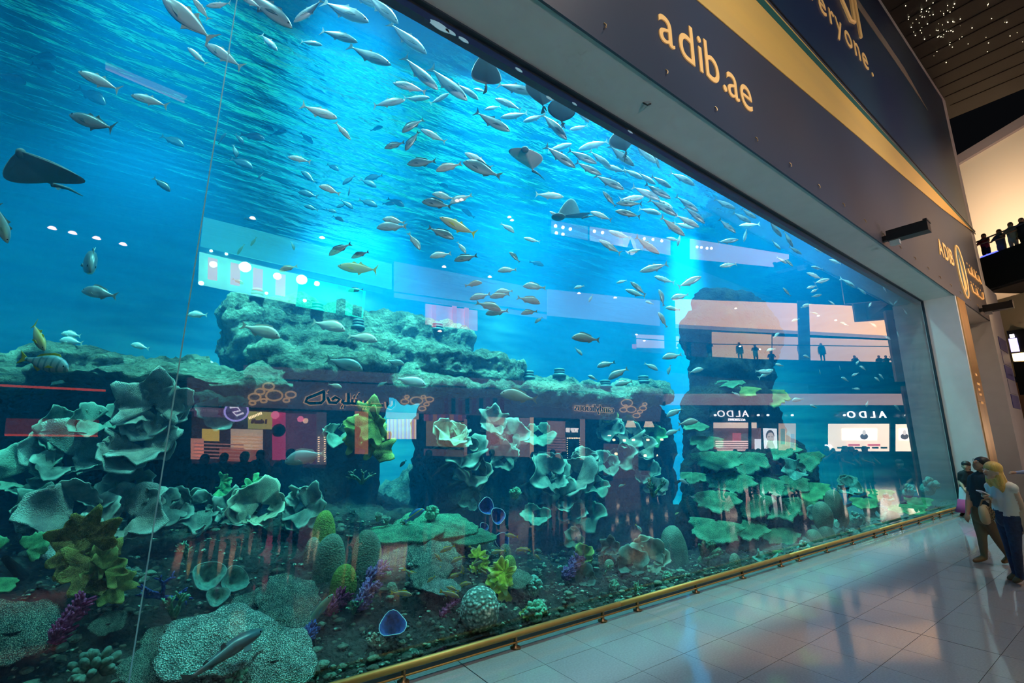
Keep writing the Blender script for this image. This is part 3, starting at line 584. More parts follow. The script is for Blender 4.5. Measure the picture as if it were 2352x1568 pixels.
# table corals
def disc_mesh(seed, material, thick=.10, n=40, rings=14, nub=.05):
    r = random.Random(seed); vs = []; fs = []; of = Vector((seed*3.1, seed*1.7, 0))
    for i in range(rings+1):
        u = i/rings
        for k in range(n):
            a = 2*PI*k/n; R = u*(1+.14*math.sin(2*a+seed)+.08*math.sin(5*a+seed*2)+.03*math.sin(13*a))
            z = .10*(1-u*u)+nub*abs(mnoise.noise(Vector((R*math.cos(a)*9, R*math.sin(a)*9, seed))))*2
            vs.append((R*math.cos(a), R*math.sin(a), z))
    for i in range(rings):
        for k in range(n): fs.append((i*n+k, i*n+(k+1) % n, (i+1)*n+(k+1) % n, (i+1)*n+k))
    b = len(vs)
    for k in range(n): x, y, z = vs[rings*n+k]; vs.append((x*.92, y*.92, z-thick))
    for k in range(n): fs.append((rings*n+k, rings*n+(k+1) % n, b+(k+1) % n, b+k))
    fs.append(tuple(b+k for k in range(n)))
    return MB().add(vs, fs).mesh('plate', material, True)
DM = {}
def table_coral(px, py, w, y, col, label, tilt=.25, squash=1.0):
    y = SY(px, py+w*.35, y, .06); c = AY(px, py, y); s = w*pxm(px, py, c.y); e = empty('table_coral', c); tag(e, label, 'coral')
    k = (col, rnd.randrange(3))
    if k not in DM: DM[k] = disc_mesh(k[1]+3, CM[col])
    o = link('plate', DM[k], e); toc = (CP-c); toc.z = 0; toc.normalize(); z = (Vector((0, 0, 1))+toc*tilt+Vector((rnd.uniform(-.08, .08), 0, 0))).normalized(); x = z.orthogonal().normalized()
    o.matrix_basis = Matrix((x, z.cross(x), z)).transposed().to_4x4() @ Matrix.Diagonal((s, s, s*squash, 1))
    st = link('stalk', STEM, e); hgt = max(.1, c.z-reef_h(c.x, c.y)+.1); st.matrix_basis = Matrix.Translation((0, 0, -hgt)) @ Matrix.Diagonal((s*.25, s*.25, hgt, 1))
for q in [(935,1222,78,1.9,'tablegreen','flat green table coral with ragged rim, upper left of three',.16),(1000,1205,86,2.0,'tablegreen','broad green table coral below the reflected crowd',.22),(1072,1232,60,1.6,'tablegreen','thin green shelf coral jutting right under the broad table',.12),(925,1276,46,1.5,'table','rounded pale-dotted coral under the green tables, left one',.9),(1000,1276,54,1.5,'table','rounded pale-dotted coral under the green tables, right one',.7),(990,1318,44,1.2,'table','dotted shelf coral behind the snappers',.5),(1014,1346,40,.95,'tablepale','white-edged shelf coral under the snapper school',.25),
          (665,1372,66,1.3,'table','dark dotted table coral left of the green wrasse',.7),(590,1390,52,1.4,'table','dark dotted coral behind the shark, upper',.7),(640,1430,72,.95,'table','dotted coral between the shark and the wrasse',.6),(500,1470,108,1.0,'tablepale','largest pale dotted table coral under the shark',.55),(630,1510,86,.85,'tablepale','pale dotted coral at the bottom, right of the shark',.8),(400,1470,60,.8,'table','dotted table coral at the pane joint',.7),(345,1538,62,.45,'table','flat pale coral shelf at the bottom by the joint',.5),(30,1448,84,.9,'table','tilted dotted table coral at the left edge',1.0),(250,1430,30,1.0,'table','small spiky coral left of the joint',1.2),(1180,1330,36,.9,'table','low green coral behind the bright yellow one',.5),
          (1300,1440,24,.4,'table','little dotted coral by the rail',.5)]:
    px, py, w, y, col, lab, t = q; table_coral(px, py, w, y, col, lab, t)
# domes
def dome(px, py, w, h, y, col, label, name='boulder_coral'):
    y = SY(px, py+h, y, -.05); c = AY(px, py+h, y); s = w*pxm(px, py, y); hh = h*pxm(px, py, y); mb = MB(); sblob(mb, (0, 0, 0), (s, s*.9, hh*2), 2.2, 16)
    mb.v = [tuple(Vector(v)*(1+.05*mnoise.noise(Vector(v)*5+Vector((px, 0, 0))))) for v in mb.v]
    o = mb.obj(name, CM[col], None, True, c); tag(o, label, 'coral')
for q in [(742,1208,26,32,2.0,'domegreen','tall green dome coral below the turquoise folded coral'),(755,1275,36,44,1.5,'dome','grey dome coral bearing a warm reflection, left of two'),(840,1268,36,46,1.5,'dome','grey dome coral, right of two'),(788,1330,30,30,1.1,'domegreen','mustard green dome coral in front of the two grey ones'),(716,1258,18,22,1.9,'dome','small dark dome coral behind the grey pair'),(898,1352,16,14,1.0,'dome','small round dome coral near a single snapper'),(1170,1290,16,14,1.4,'domegreen','little green dome coral right of the snappers'),(1160,1262,14,12,1.5,'dome','little dark dome coral above the green one'),(1400,1300,14,14,1.2,'dome','small dome in the dim mid reef'),(1690,1290,14,18,.6,'dome','small dome coral behind the rail, below the pillar'),(1548,1252,34,40,1.6,'dome','dark mound standing in the blue gap')]:
    dome(*q)
# white-tipped ball coral
yb_ = SY(1102, 1420, .8); c = AY(1102, 1398, yb_); s = 44*pxm(1102, 1398, yb_); mb = MB(); sblob(mb, (0, 0, 0), (s, s*.9, s*1.05), 2.1, 26)
mb.v = [tuple(Vector(v)*(1+.10*abs(mnoise.noise(Vector(v)*14)))) for v in mb.v]
tag(mb.obj('ball_coral', CM['tablepale'], None, True, c), 'round coral covered in white dots beside the bright yellow one', 'coral')
# vase sponges
def vase(px, py, w, y, col, label, ax=(-.25, -.6, .8), deep=1.3, name='vase_sponge'):
    y = SY(px, py+w, y, .08); c = AY(px, py, y); s = w*pxm(px, py, y); n = 20; pr = [(.32, -deep), (.55, -deep*.6), (.82, -deep*.25), (1, 0), (.90, .0), (.72, -deep*.25), (.45, -deep*.6), (.10, -deep*.85)]
    e = empty(name, c); tag(e, label, 'sponge'); mb = MB().lathe(pr, n); a0 = rnd.random()*6
    mb.v = [(x*(1+.10*math.sin(3*math.atan2(y_, x)+a0)), y_*(1+.10*math.sin(3*math.atan2(y_, x)+a0)), z+.06*math.sin(4*math.atan2(y_, x)+a0)*(1+z)) for x, y_, z in mb.v]
    o = mb.obj('cup', CM[col], e, True); z = Vector(ax).normalized(); x = z.orthogonal().normalized(); R_ = Matrix((x, z.cross(x), z)).transposed().to_4x4() @ Matrix.Scale(s, 4); o.matrix_basis = R_
    rm = MB().tube([(.95*math.cos(2*PI*k/n)*(1+.10*math.sin(3*2*PI*k/n+a0)), .95*math.sin(2*PI*k/n)*(1+.10*math.sin(3*2*PI*k/n+a0)), .005+.06*math.sin(4*2*PI*k/n+a0)) for k in range(n+1)], .030, 5, False).obj('rim', m_palerim if col == 'blue' else CM['sage'], e, True); rm.matrix_basis = R_
vase(902, 1432, 31, .75, 'blue', 'deep blue vase sponge standing alone on the lower reef'); vase(1118, 1162, 20, 1.9, 'blue', 'dark blue vase sponge, upper one of the pair right of the archway', (-.1, -1, .3)); vase(1144, 1184, 19, 1.8, 'blue', 'dark blue vase sponge, lower one of the pair right of the archway', (-.1, -1, .3)); vase(1112, 1210, 11, 1.7, 'blue', 'tiny blue cup sponge under the pair of vases', (-.1, -1, .5)); vase(1154, 1242, 20, 1.5, 'blue', 'blue rimmed sponge behind two snappers', (0, -1, .4))
vase(676, 1508, 22, .5, 'teal', 'teal tube sponge with crinkled mouth at the bottom', (.1, -.45, .9), 1.8); vase(870, 1180, 9, 1.9, 'teal', 'small green tube sponge near the archway foot', (0, -.4, 1), 2.0); vase(890, 1190, 8, 1.9, 'teal', 'smaller green tube sponge beside the first', (0, -.4, 1), 2.0); vase(480, 1320, 34, 1.5, 'teal', 'wide dim sponge cup in the shadow left of the reflected floor', (0, -.8, .6), .9); vase(540, 1330, 30, 1.6, 'teal', 'second dim sponge cup in the shadow', (.2, -.8, .5), .9); vase(500, 1368, 24, 1.4, 'teal', 'small dim sponge cup below the two wide ones', (0, -.7, .7), .9)
# branching corals
def brush(px0, py0, px1, py1, y, rpx, col, label, n=90, seed=1, name='branch_coral'):
    y = SY(px0, py0, y); a, b = AY(px0, py0, y), AY(px1, py1, y+.06); r = random.Random(seed); R0 = rpx*pxm(px0, py0, y); mb = MB(); ax = (b-a); mb.tube([Vector((0, 0, 0)), ax*.5, ax], [R0*.55, R0*.6, R0*.4], 8)
    x = ax.normalized(); u = x.orthogonal().normalized(); v = x.cross(u)
    for k in range(n):
        t = r.random(); q = r.uniform(0, 6.28); d = (u*math.cos(q)+v*math.sin(q)+x*.8).normalized(); p = ax*t+ (u*math.cos(q)+v*math.sin(q))*R0*.4
        mb.tube([p, p+d*R0*r.uniform(.6, 1.0)], [R0*.17, R0*.10], 5)
    tag(mb.obj(name, CM[col], None, True, a), label, 'coral')
brush(120, 1478, 196, 1372, .75, 22, 'purple', 'magenta bottle-brush coral leaning at lower left', 120, 1); brush(818, 1400, 856, 1340, .75, 20, 'violet', 'purple spiky coral leaning up in the lower middle', 110, 2); brush(846, 1332, 880, 1300, 1.1, 18, 'violet', 'dark purple coral behind the leaning spiky one', 90, 3); brush(752, 1412, 790, 1366, .85, 20, 'purple', 'dark red tufted coral beside the green wrasse', 90, 4)
brush(1012, 1414, 1050, 1376, .6, 10, 'purple', 'thin red coral stick below the snapper school', 80, 5); brush(1000, 1494, 1036, 1450, .4, 13, 'violet', 'lilac coral stick near the rail', 90, 6); brush(1296, 1328, 1330, 1280, .8, 15, 'violet', 'purple twiggy coral in the dim mid reef', 90, 7); brush(700, 1470, 720, 1440, .7, 16, 'bluebranch', 'dark blue coral clump under the wrasse tail', 80, 8)
def stag(px, py, w, y, col, label, seed, up=(0, -.3, 1), name='staghorn_coral'):
    y = SY(px, py, y); c = AY(px, py, y); s = w*pxm(px, py, y); r = random.Random(seed); mb = MB()
    def br(p, d, L_, rad, lev):
        q = p+d*L_*.5+Vector((r.uniform(-.1, .1), 0, .05))*L_; e = p+d*L_; mb.tube([p, q, e], [rad, rad*.85, rad*.6], 6)
        if lev:
            for k in range(r.choice((2, 3))): br(p.lerp(e, r.uniform(.5, 1)), (d+Vector((r.uniform(-.9, .9), r.uniform(-.5, .5), r.uniform(-.5, .7)))).normalized(), L_*.62, rad*.7, lev-1)
    for k in range(4): br(Vector((0, 0, 0)), (Vector(up)+Vector((r.uniform(-1, 1), r.uniform(-.4, .4), r.uniform(-.5, .3)))).normalized(), s*.6, s*.09, 2)
    tag(mb.obj(name, CM[col], None, True, c), label, 'coral')
stag(372, 1372, 58, 1.0, 'bluebranch', 'royal blue branching coral right of the joint', 3, (-.2, -.2, .4)); stag(400, 1420, 56, .85, 'finger', 'thin green antler coral below the blue one', 5); stag(812, 1410, 36, .7, 'finger', 'green twiggy coral under the purple spiky one', 7); stag(830, 1110, 40, 2.4, 'dim', 'tangled dark twigs at the archway foot', 9); stag(430, 1285, 40, 1.6, 'finger', 'bare green twig in the shadows', 11); stag(1500, 1140, 44, 1.6, 'plate', 'bushy dark coral overhanging the lower gap', 13); stag(1388, 1318, 26, .8, 'finger', 'pale twiggy coral above the bubble coral', 15); stag(1462, 1360, 26, .6, 'finger', 'green twigs close to the rail', 17)
def clump(px, py, w, y, col, label, seed, k=26, long=.5, name='finger_coral'):
    y = SY(px, py, y); c = AY(px, py, y); s = w*pxm(px, py, y); r = random.Random(seed); mb = MB(); sblob(mb, (0, 0, -.1*s), (s*.6, s*.5, s*.5), 2, 8)
    for i in range(k):
        a = r.uniform(0, 6.28); el = r.uniform(.1, 1.4); d = Vector((math.cos(a)*math.cos(el), -abs(math.sin(a))*math.cos(el), math.sin(el))); p = d*s*.45
        mb.tube([p, p+d*s*long*.6, p+d*s*long, p+d*s*(long+.09)], [s*.15, s*.17, s*.14, s*.06], 7)
    tag(mb.obj(name, CM[col], None, True, c), label, 'coral')
clump(542, 1560, 40, .3, 'finger', 'mint green finger coral at the bottom edge', 1); clump(384, 1536, 26, .5, 'olive', 'olive finger coral beside the joint at the bottom', 2); clump(215, 1548, 56, .5, 'dim', 'dark finger coral along the bottom left', 3); clump(1182, 1134, 20, 2.0, 'finger', 'green bubble coral hanging under the right ledge', 4, 30, .3, 'bubble_coral'); clump(1408, 1345, 18, .7, 'finger', 'pale green bubble coral near the rail', 5, 30, .3, 'bubble_coral'); clump(1530, 1326, 18, .8, 'finger', 'green bubble coral at the mouth of the gap', 6, 30, .3, 'bubble_coral')
clump(296, 1328, 34, 1.2, 'dim', 'folded brain coral left of the joint', 7, 30, .25, 'brain_coral'); clump(990, 1180, 24, 2.0, 'finger', 'green bubble coral below the blue angelfish', 8, 26, .3, 'bubble_coral'); clump(930, 1205, 20, 1.9, 'finger', 'pale knobbly coral between the table corals', 9, 26, .3, 'bubble_coral'); clump(855, 1472, 18, .5, 'cream', 'small white frilly coral left of the blue vase', 10, 14, .5); clump(872, 1480, 16, .45, 'cream', 'small white frilly coral below the blue vase', 11, 14, .5)
clump(1220, 1350, 34, .5, 'teal', 'knobbly turquoise coral topping a column near the rail', 12, 30, .3); clump(1226, 1410, 36, .4, 'finger', 'green shaggy coral lower on the same column', 13, 34, .4); clump(1616, 1286, 26, .8, 'plate', 'green finger sponge cluster at the pillar foot', 14, 16, 1.3)
# far right: low pale corals on the sand
rr = random.Random(4)
FAR = [(1905,1200),(1930,1170),(1960,1190),(1985,1150),(2010,1180),(1915,1140),(2035,1150),(2060,1165),(1950,1120),(1890,1170),(2085,1130),(2110,1148),(1975,1210),(1870,1232),(1842,1262),(1800,1272),(1760,1290),(1900,1222),(2130,1120),(2020,1130),(1882,1185),(2050,1188),(1940,1225),(2095,1165)]
for i, (px, py) in enumerate(FAR):
    st_ = 'far right low reef, number %d' % i
    w = rr.uniform(18, 30); y = .45+.25*rr.random()
    pos = ('beside the rail' if py > 1185 else 'above the rail'); near = 'under the reflected bright shoe shop' if px > 1900 else 'right of the pillar foot'
    k = i % 4
    if k == 0: cup_coral(px, py, w, y, 'teal', 'x', 4, back=.25)
    elif k == 1: dome(px, py, w*.8, w*.6, y, 'dome', 'x')
    elif k == 2: clump(px, py, w, y, 'teal', 'x', i+40, 18, .35)
    else: plate(px, py, w*1.1, y, 'green', 'x')
    o = [o for o in COL.objects if o.get('label') == 'x'][-1]; o['_far'] = i; del o['label']; CORALS.append((o, px, py))
# number the far ones along the rail from the pillar towards the end of the pane
ORD = ['first', 'second', 'third', 'fourth', 'fifth', 'sixth', 'seventh', 'eighth', 'ninth', 'tenth']
byk = {}
for o, px, py in sorted(CORALS, key=lambda t: t[1]): byk.setdefault(o.name.split('.')[0], []).append(o)
WORD = {'cabbage_coral': 'pale blue frilled coral', 'boulder_coral': 'small rounded coral', 'finger_coral': 'knobbly turquoise coral', 'plate_coral': 'small green plate coral'}
for k, l in byk.items():
    for i, o in enumerate(l): o['label'] = '%s low at the far right, %s from the pillar' % (WORD[k], ORD[i]); del o['_far']
# ring fittings on the rocks
m_ring = mat('ring_plastic', (.05, .12, .14), rough=.5)
from mathutils.bvhtree import BVHTree
_bv = [BVHTree.FromPolygons([v.co for v in o.data.vertices], [p.vertices for p in o.data.polygons]) for o in COL.objects if o.name.split('.')[0] in ('reef_ledge', 'boulder_slab')]
def rock_top(px, py, y):                       # where the sight line first meets the rock, walking down from the given pixel
    for d in range(0, 60, 3):
        hits = [h for h in (b.ray_cast(CP, ray(px, py+d).normalized()) for b in _bv) if h[0] is not None]
        if hits: return min(hits, key=lambda h: h[3])[0]
    return AY(px, py, y)
for px, py, y, lab in ((590,684,4.1,'on the left end of the big slab'),(728,714,4.5,'on the crest of the big slab'),(822,752,4.3,'on the slope of the big slab'),(1004,758,4.4,'on the right end of the big slab'),(1214,868,3.6,'on the ledge above the left fish'),(1285,862,3.4,'on the high end of the narrow ledge'),(1390,888,3.2,'in the middle of the narrow ledge'),(1478,877,3.1,'on the right tip of the narrow ledge')):
    loc = rock_top(px, py, y); e = empty('ring_fitting', loc); s = 12*pxm(px, py, loc.y); tag(e, 'dark round ring fitting '+lab, 'fitting')
    MB().lathe([(s*1.3, -.02), (s*1.3, .02), (s*.8, .05)], 16).obj('flange', m_ring, e, True)
    n = 16
    for k, z in enumerate((.07, .12)): MB().tube([(s*.8*math.cos(2*PI*j/n), s*.8*math.sin(2*PI*j/n), z) for j in range(n+1)], .03, 6, False).obj('ring', m_ring, e, True)

# coral rubble strewn over the bank: past counting
rb = MB(); r9 = random.Random(21); lump = MB(); sblob(lump, (0, 0, 0), (1, 1, .7), 2, 5)
for k in range(5200):
    x = r9.uniform(-1.5, 9.5); y = .12+3.2*r9.random()**1.7; q = inview((x, y, reef_h(x, y)))
    if not q or not (-40 < q[0] < IW and 1100 < q[1] < IH+60): continue
    s = r9.uniform(.006, .022)*(1+r9.random()**8*2.5); a = r9.uniform(0, 6.28); ca, sa = math.cos(a), math.sin(a); z0_ = reef_h(x, y)+s*.2; e1, e2 = r9.uniform(.6, 1.6), r9.uniform(.5, 1.2)
    rb.m = r9.choice((0, 0, 0, 1, 1, 2)); rb.add([(x+(vx*(e1+.5*math.sin(7*vz+k))*ca-vy*sa)*s, y+(vx*e1*sa+vy*ca)*s, z0_+vz*e2*s) for vx, vy, vz in lump.v], lump.f)
rb.m = 1; o = rb.obj('coral_rubble', [m_rock, CM['dome'], CM['table']], None, True); tag(o, 'loose coral rubble strewn over the reef bank', 'rubble', None, 'stuff')
# ------------------------------------------------------------------ fish
def fish_mat(name, back, side, belly, rough=.35, stripes=None, metal=.25):
    m, nt, b = nodes_of(name); L = nt.links.new
    tc = nt.nodes.new('ShaderNodeTexCoord'); sx = nt.nodes.new('ShaderNodeSeparateXYZ'); L(tc.outputs['Object'], sx.inputs[0])
    mr = nt.nodes.new('ShaderNodeMapRange'); mr.inputs['From Min'].default_value = -.17; mr.inputs['From Max'].default_value = .17; L(sx.outputs['Z'], mr.inputs['Value'])
    rp = nt.nodes.new('ShaderNodeValToRGB'); L(mr.outputs[0], rp.inputs[0]); cr = rp.color_ramp
    cr.elements[0].position = .25; cr.elements[0].color = (*belly, 1); cr.elements[1].position = .85; cr.elements[1].color = (*back, 1)
    e = cr.elements.new(.55); e.color = (*side, 1); col = rp.outputs[0]
    if stripes:
        w = nt.nodes.new('ShaderNodeMath'); w.operation = 'SINE'; mu = nt.nodes.new('ShaderNodeMath'); mu.operation = 'MULTIPLY'; mu.inputs[1].default_value = stripes[1]; L(sx.outputs['XYZ'.index(stripes[0])], mu.inputs[0]); L(mu.outputs[0], w.inputs[0])
        gt = nt.nodes.new('ShaderNodeMath'); gt.operation = 'GREATER_THAN'; gt.inputs[1].default_value = stripes[2]; L(w.outputs[0], gt.inputs[0])
        mx = nt.nodes.new('ShaderNodeMix'); mx.data_type = 'RGBA'; L(gt.outputs[0], mx.inputs[0]); L(col, mx.inputs[6]); mx.inputs[7].default_value = (*stripes[3], 1); col = mx.outputs[2]
    L(col, b.inputs['Base Color']); b.inputs['Roughness'].default_value = rough; b.inputs['Metallic'].default_value = metal; b.inputs['Specular IOR Level'].default_value = .5
    MATS[name] = m; return m
# outline tables: (x along body 0 head .. 1 tail root, top, bottom, half width)
PROF = {
 'jack':    [(0, .004, -.012, .004), (.03, .030, -.035, .020), (.09, .062, -.065, .038), (.18, .098, -.096, .056), (.30, .124, -.120, .066), (.42, .128, -.128, .066), (.55, .112, -.116, .056), (.68, .082, -.086, .040), (.80, .046, -.048, .024), (.88, .020, -.020, .014), (.93, .016, -.016, .010)],
 'bream':   [(0, -.010, -.040, .006), (.03, .035, -.062, .026), (.09, .092, -.090, .048), (.18, .150, -.115, .064), (.30, .182, -.136, .072), (.42, .180, -.140, .068), (.55, .150, -.128, .056), (.67, .105, -.098, .040), (.78, .058, -.058, .026), (.86, .034, -.034, .016), (.92, .032, -.032, .012)],
 'snapper': [(0, -.004, -.028, .006), (.04, .040, -.052, .026), (.12, .090, -.080, .048), (.24, .130, -.105, .058), (.38, .142, -.115, .058), (.52, .125, -.108, .050), (.66, .090, -.082, .036), (.80, .050, -.046, .022), (.90, .036, -.034, .014)],
 'wrasse':  [(0, .000, -.020, .006), (.04, .025, -.035, .024), (.14, .055, -.058, .042), (.30, .078, -.075, .052), (.48, .080, -.078, .050), (.66, .068, -.066, .040), (.80, .050, -.048, .026), (.90, .036, -.034, .016)],
 'shark':   [(0, .000, -.012, .010), (.05, .030, -.020, .045), (.12, .050, -.035, .070), (.25, .078, -.045, .080), (.40, .085, -.048, .072), (.55, .062, -.042, .050), (.70, .042, -.030, .032), (.85, .026, -.020, .018), (.95, .016, -.010, .008)],
}
PROF['shark'] = [(t, a*1.35, b*1.35, w*1.25) for t, a, b, w in PROF['shark']]
def bend_y(x, bend): t = max(0, x-.35); return bend*t*t
def fish_meshes(sp, bend, mb_, mf_, me_):
    P = PROF[sp]; n = 12; vs = []; fs = []
    X = lambda t: .5-t                        # head at +.5
    # resample smoothly
    R = []
    for k in range(25):
        t = P[-1][0]*(k/24)**1.15; i = max(j for j in range(len(P)) if P[j][0] <= t+1e-9); i = min(i, len(P)-2)
        f = (t-P[i][0])/(P[i+1][0]-P[i][0]); f2 = f
        R.append((t,)+tuple(P[i][c]*(1-f2)+P[i+1][c]*f2 for c in (1, 2, 3)))
    for t, a, b, w in R:
        c = (a+b)/2; hgt = (a-b)/2
        for k in range(n):
            q = 2*PI*k/n; s_, c_ = math.sin(q), math.cos(q)
            vs.append((X(t), bend_y(t, bend)+w*math.copysign(abs(c_)**.8, c_), c+hgt*math.copysign(abs(s_)**.9, s_)))
    m_ = len(R)
    for i in range(m_-1):
        for k in range(n): fs.append((i*n+k, (i+1)*n+k, (i+1)*n+(k+1) % n, i*n+(k+1) % n))
    fs.append(tuple(range(n))); fs.append(tuple((m_-1)*n+k for k in range(n))[::-1])
    body = MB().add(vs, fs).mesh('body', mb_, True)
    def fin(pts, th=.006):
        v = [(X(t), bend_y(t, bend)+th*(.5 if i % 1 == 0 else 1), z) for i, (t, z) in enumerate(pts)]
        return MB().prism([(x, y-th, z) for x, y, z in v], (0, 2*th*.6, 0))
    end = P[-1][0]
    if sp == 'jack':
        tail = fin([(end-.02, .018), (.97, .075), (1.03, .150), (1.00, .06), (.985, 0), (1.00, -.06), (1.03, -.150), (.97, -.075), (end-.02, -.018)])
        dor = fin([(.32, .118), (.37, .165), (.42, .150), (.46, .126)]); dor2 = fin([(.50, .112), (.55, .180), (.60, .125), (.72, .080), (.86, .030), (.84, .024), (.70, .070), (.55, .108)])
        an = fin([(.52, -.112), (.57, -.178), (.62, -.120), (.73, -.080), (.86, -.030), (.84, -.024), (.70, -.070)]); pec = [(.26, -.02), (.38, -.01), (.47, -.075), (.36, -.06)]
    elif sp == 'shark':
        tail = fin([(end-.03, .012), (1.0, .07), (1.06, .115), (1.03, .02), (1.0, -.02), (end-.03, -.010)]); dor = fin([(.48, .06), (.54, .15), (.58, .135), (.58, .055)]); dor2 = fin([(.72, .038), (.76, .085), (.80, .07), (.80, .028)])
        an = fin([(.66, -.03), (.71, -.075), (.74, -.03)]); pec = None
    else:
        td = .10 if sp == 'bream' else .085
        tail = fin([(end-.02, .030), (.96, .070), (1.04, td+.02), (1.00, .04), (.985, 0), (1.00, -.04), (1.04, -td-.02), (.96, -.070), (end-.02, -.030)])
        top = {t: a for t, a, b, w in P}; hi = max(a for _, a, _, _ in P)
        dor = fin([(.24, hi*.86), (.30, hi+.035), (.42, hi+.040), (.55, hi*.82+.035), (.68, hi*.55+.045), (.74, hi*.45), (.60, hi*.60), (.42, hi*.90)]); dor2 = None
        lo = min(b for _, _, b, _ in P)
        an = fin([(.56, lo*.85), (.62, lo*.85-.045), (.70, lo*.62-.035), (.76, lo*.42), (.66, lo*.66)]); pec = [(.24, -.03), (.36, -.015), (.43, -.07), (.33, -.06)]
    F = [('tail_fin', tail.mesh('tail_fin', mf_)), ('dorsal_fin', dor.mesh('dorsal_fin', mf_)), ('anal_fin', an.mesh('anal_fin', mf_))]
    if dor2: F.append(('dorsal_fin', dor2.mesh('dorsal_fin', mf_)))
    if pec:
        wm = .062
        for s in (1, -1): F.append(('pectoral_fin', MB().prism([(X(t), s*(wm+.02*(t-.26)*4), z) for t, z in pec], (0, s*.008, 0)).mesh('pectoral_fin', mf_)))
    elif sp == 'shark':
        for s in (1, -1): F.append(('pectoral_fin', MB().prism([(X(.22), s*.07, -.02), (X(.34), s*.06, -.02), (X(.40), s*.17, -.035), (X(.34), s*.20, -.035)], (0, 0, .008)).mesh('pectoral_fin', mf_)))
    i = min(range(len(R)), key=lambda i: abs(R[i][0]-.085)); t, a, b, w = R[i]
    for s in (1, -1):
        e = MB(); sblob(e, (X(t), s*(w*.90), (a+b)/2+(a-b)*.16), (.017, .008, .017), 2, 5); F.append(('eye', e.mesh('eye', me_, True)))
    return body, F
m_eye = mat('fish_eye', (.01, .01, .012), rough=.15)
FM = {'slate': fish_mat('slate_skin', (.03, .06, .075), (.055, .10, .12), (.12, .17, .19), metal=0), 'silver': fish_mat('silver_scales', (.50, .60, .62), (.62, .70, .72), (.80, .84, .86)),
      'steel':  fish_mat('steel_scales', (.10, .16, .18), (.26, .33, .34), (.55, .56, .55)),
      'dark':   fish_mat('dark_scales', (.012, .035, .05), (.02, .05, .07), (.05, .09, .11), metal=0),
      'pink':   fish_mat('reflection_pink_scales', (.45, .33, .29), (.66, .50, .45), (.78, .66, .62), metal=0),  # pink cast of reflections in the pane, put into the fish colour
      'pale':   fish_mat('pale_scales', (.66, .72, .74), (.78, .82, .84), (.88, .90, .92), metal=.1),
      'golden': fish_mat('golden_scales', (.70, .55, .12), (.82, .62, .36), (.86, .70, .50), metal=0),
      'yellow': fish_mat('yellow_striped_scales', (.65, .36, .05), (.70, .40, .08), (.72, .50, .25), metal=0, stripes=('Z', 130, .35, (.25, .30, .45))),
      'banded': fish_mat('banded_scales', (.25, .55, .60), (.55, .75, .75), (.7, .8, .8), metal=0, stripes=('X', 45, .6, (.20, .42, .48))),
      'green':  fish_mat('green_scales', (.08, .30, .22), (.15, .42, .32), (.3, .5, .4), metal=0),
      'blue':   fish_mat('blue_scales', (.04, .22, .55), (.08, .42, .80), (.2, .5, .8), metal=0, stripes=('Z', 30, .85, (.8, .8, .1)))}
FF = {'slate': mat('slate_fin', (.03, .06, .075), rough=.6), 'silver': mat('silver_fin', (.45, .55, .55), rough=.5), 'steel': mat('steel_fin', (.10, .16, .17), rough=.5), 'dark': mat('dark_fin', (.012, .035, .05), rough=.6),
      'pink': mat('reflection_pink_fin', (.55, .42, .36), rough=.5), 'pale': mat('pale_fin', (.6, .66, .64), rough=.5), 'golden': mat('yellow_fin', (.80, .62, .05), rough=.5),
      'yellow': MATS['yellow_fin'], 'banded': MATS['yellow_fin'], 'green': mat('green_fin', (.12, .40, .42), rough=.5), 'blue': mat('blue_fin', (.08, .40, .75), rough=.5)}
CACHE = {}
def fish_data(sp, col, bend, whole):
    k = (sp, col, bend, whole)
    if k not in CACHE:
        body, F = fish_meshes(sp, bend, FM[col], FF[col], m_eye)
        if whole:                              # small in the picture: one mesh with fins and eyes joined on
            bm = bmesh.new(); bm.from_mesh(body)
            for i, (nm, me) in enumerate(F):
                nf = len(bm.faces); bm.from_mesh(me); bm.faces.ensure_lookup_table()
                for f in bm.faces[nf:]: f.material_index = 2 if nm == 'eye' else 1
            me = bpy.data.meshes.new('fish'); bm.to_mesh(me); bm.free()
            for m in (FM[col], FF[col], m_eye): me.materials.append(m)
            CACHE[k] = (me, [])
        else: CACHE[k] = (body, F)
    return CACHE[k]
KIND = {'jack': 'jack', 'bream': 'bream', 'snapper': 'snapper', 'wrasse': 'wrasse', 'shark': 'shark'}
FISH = []
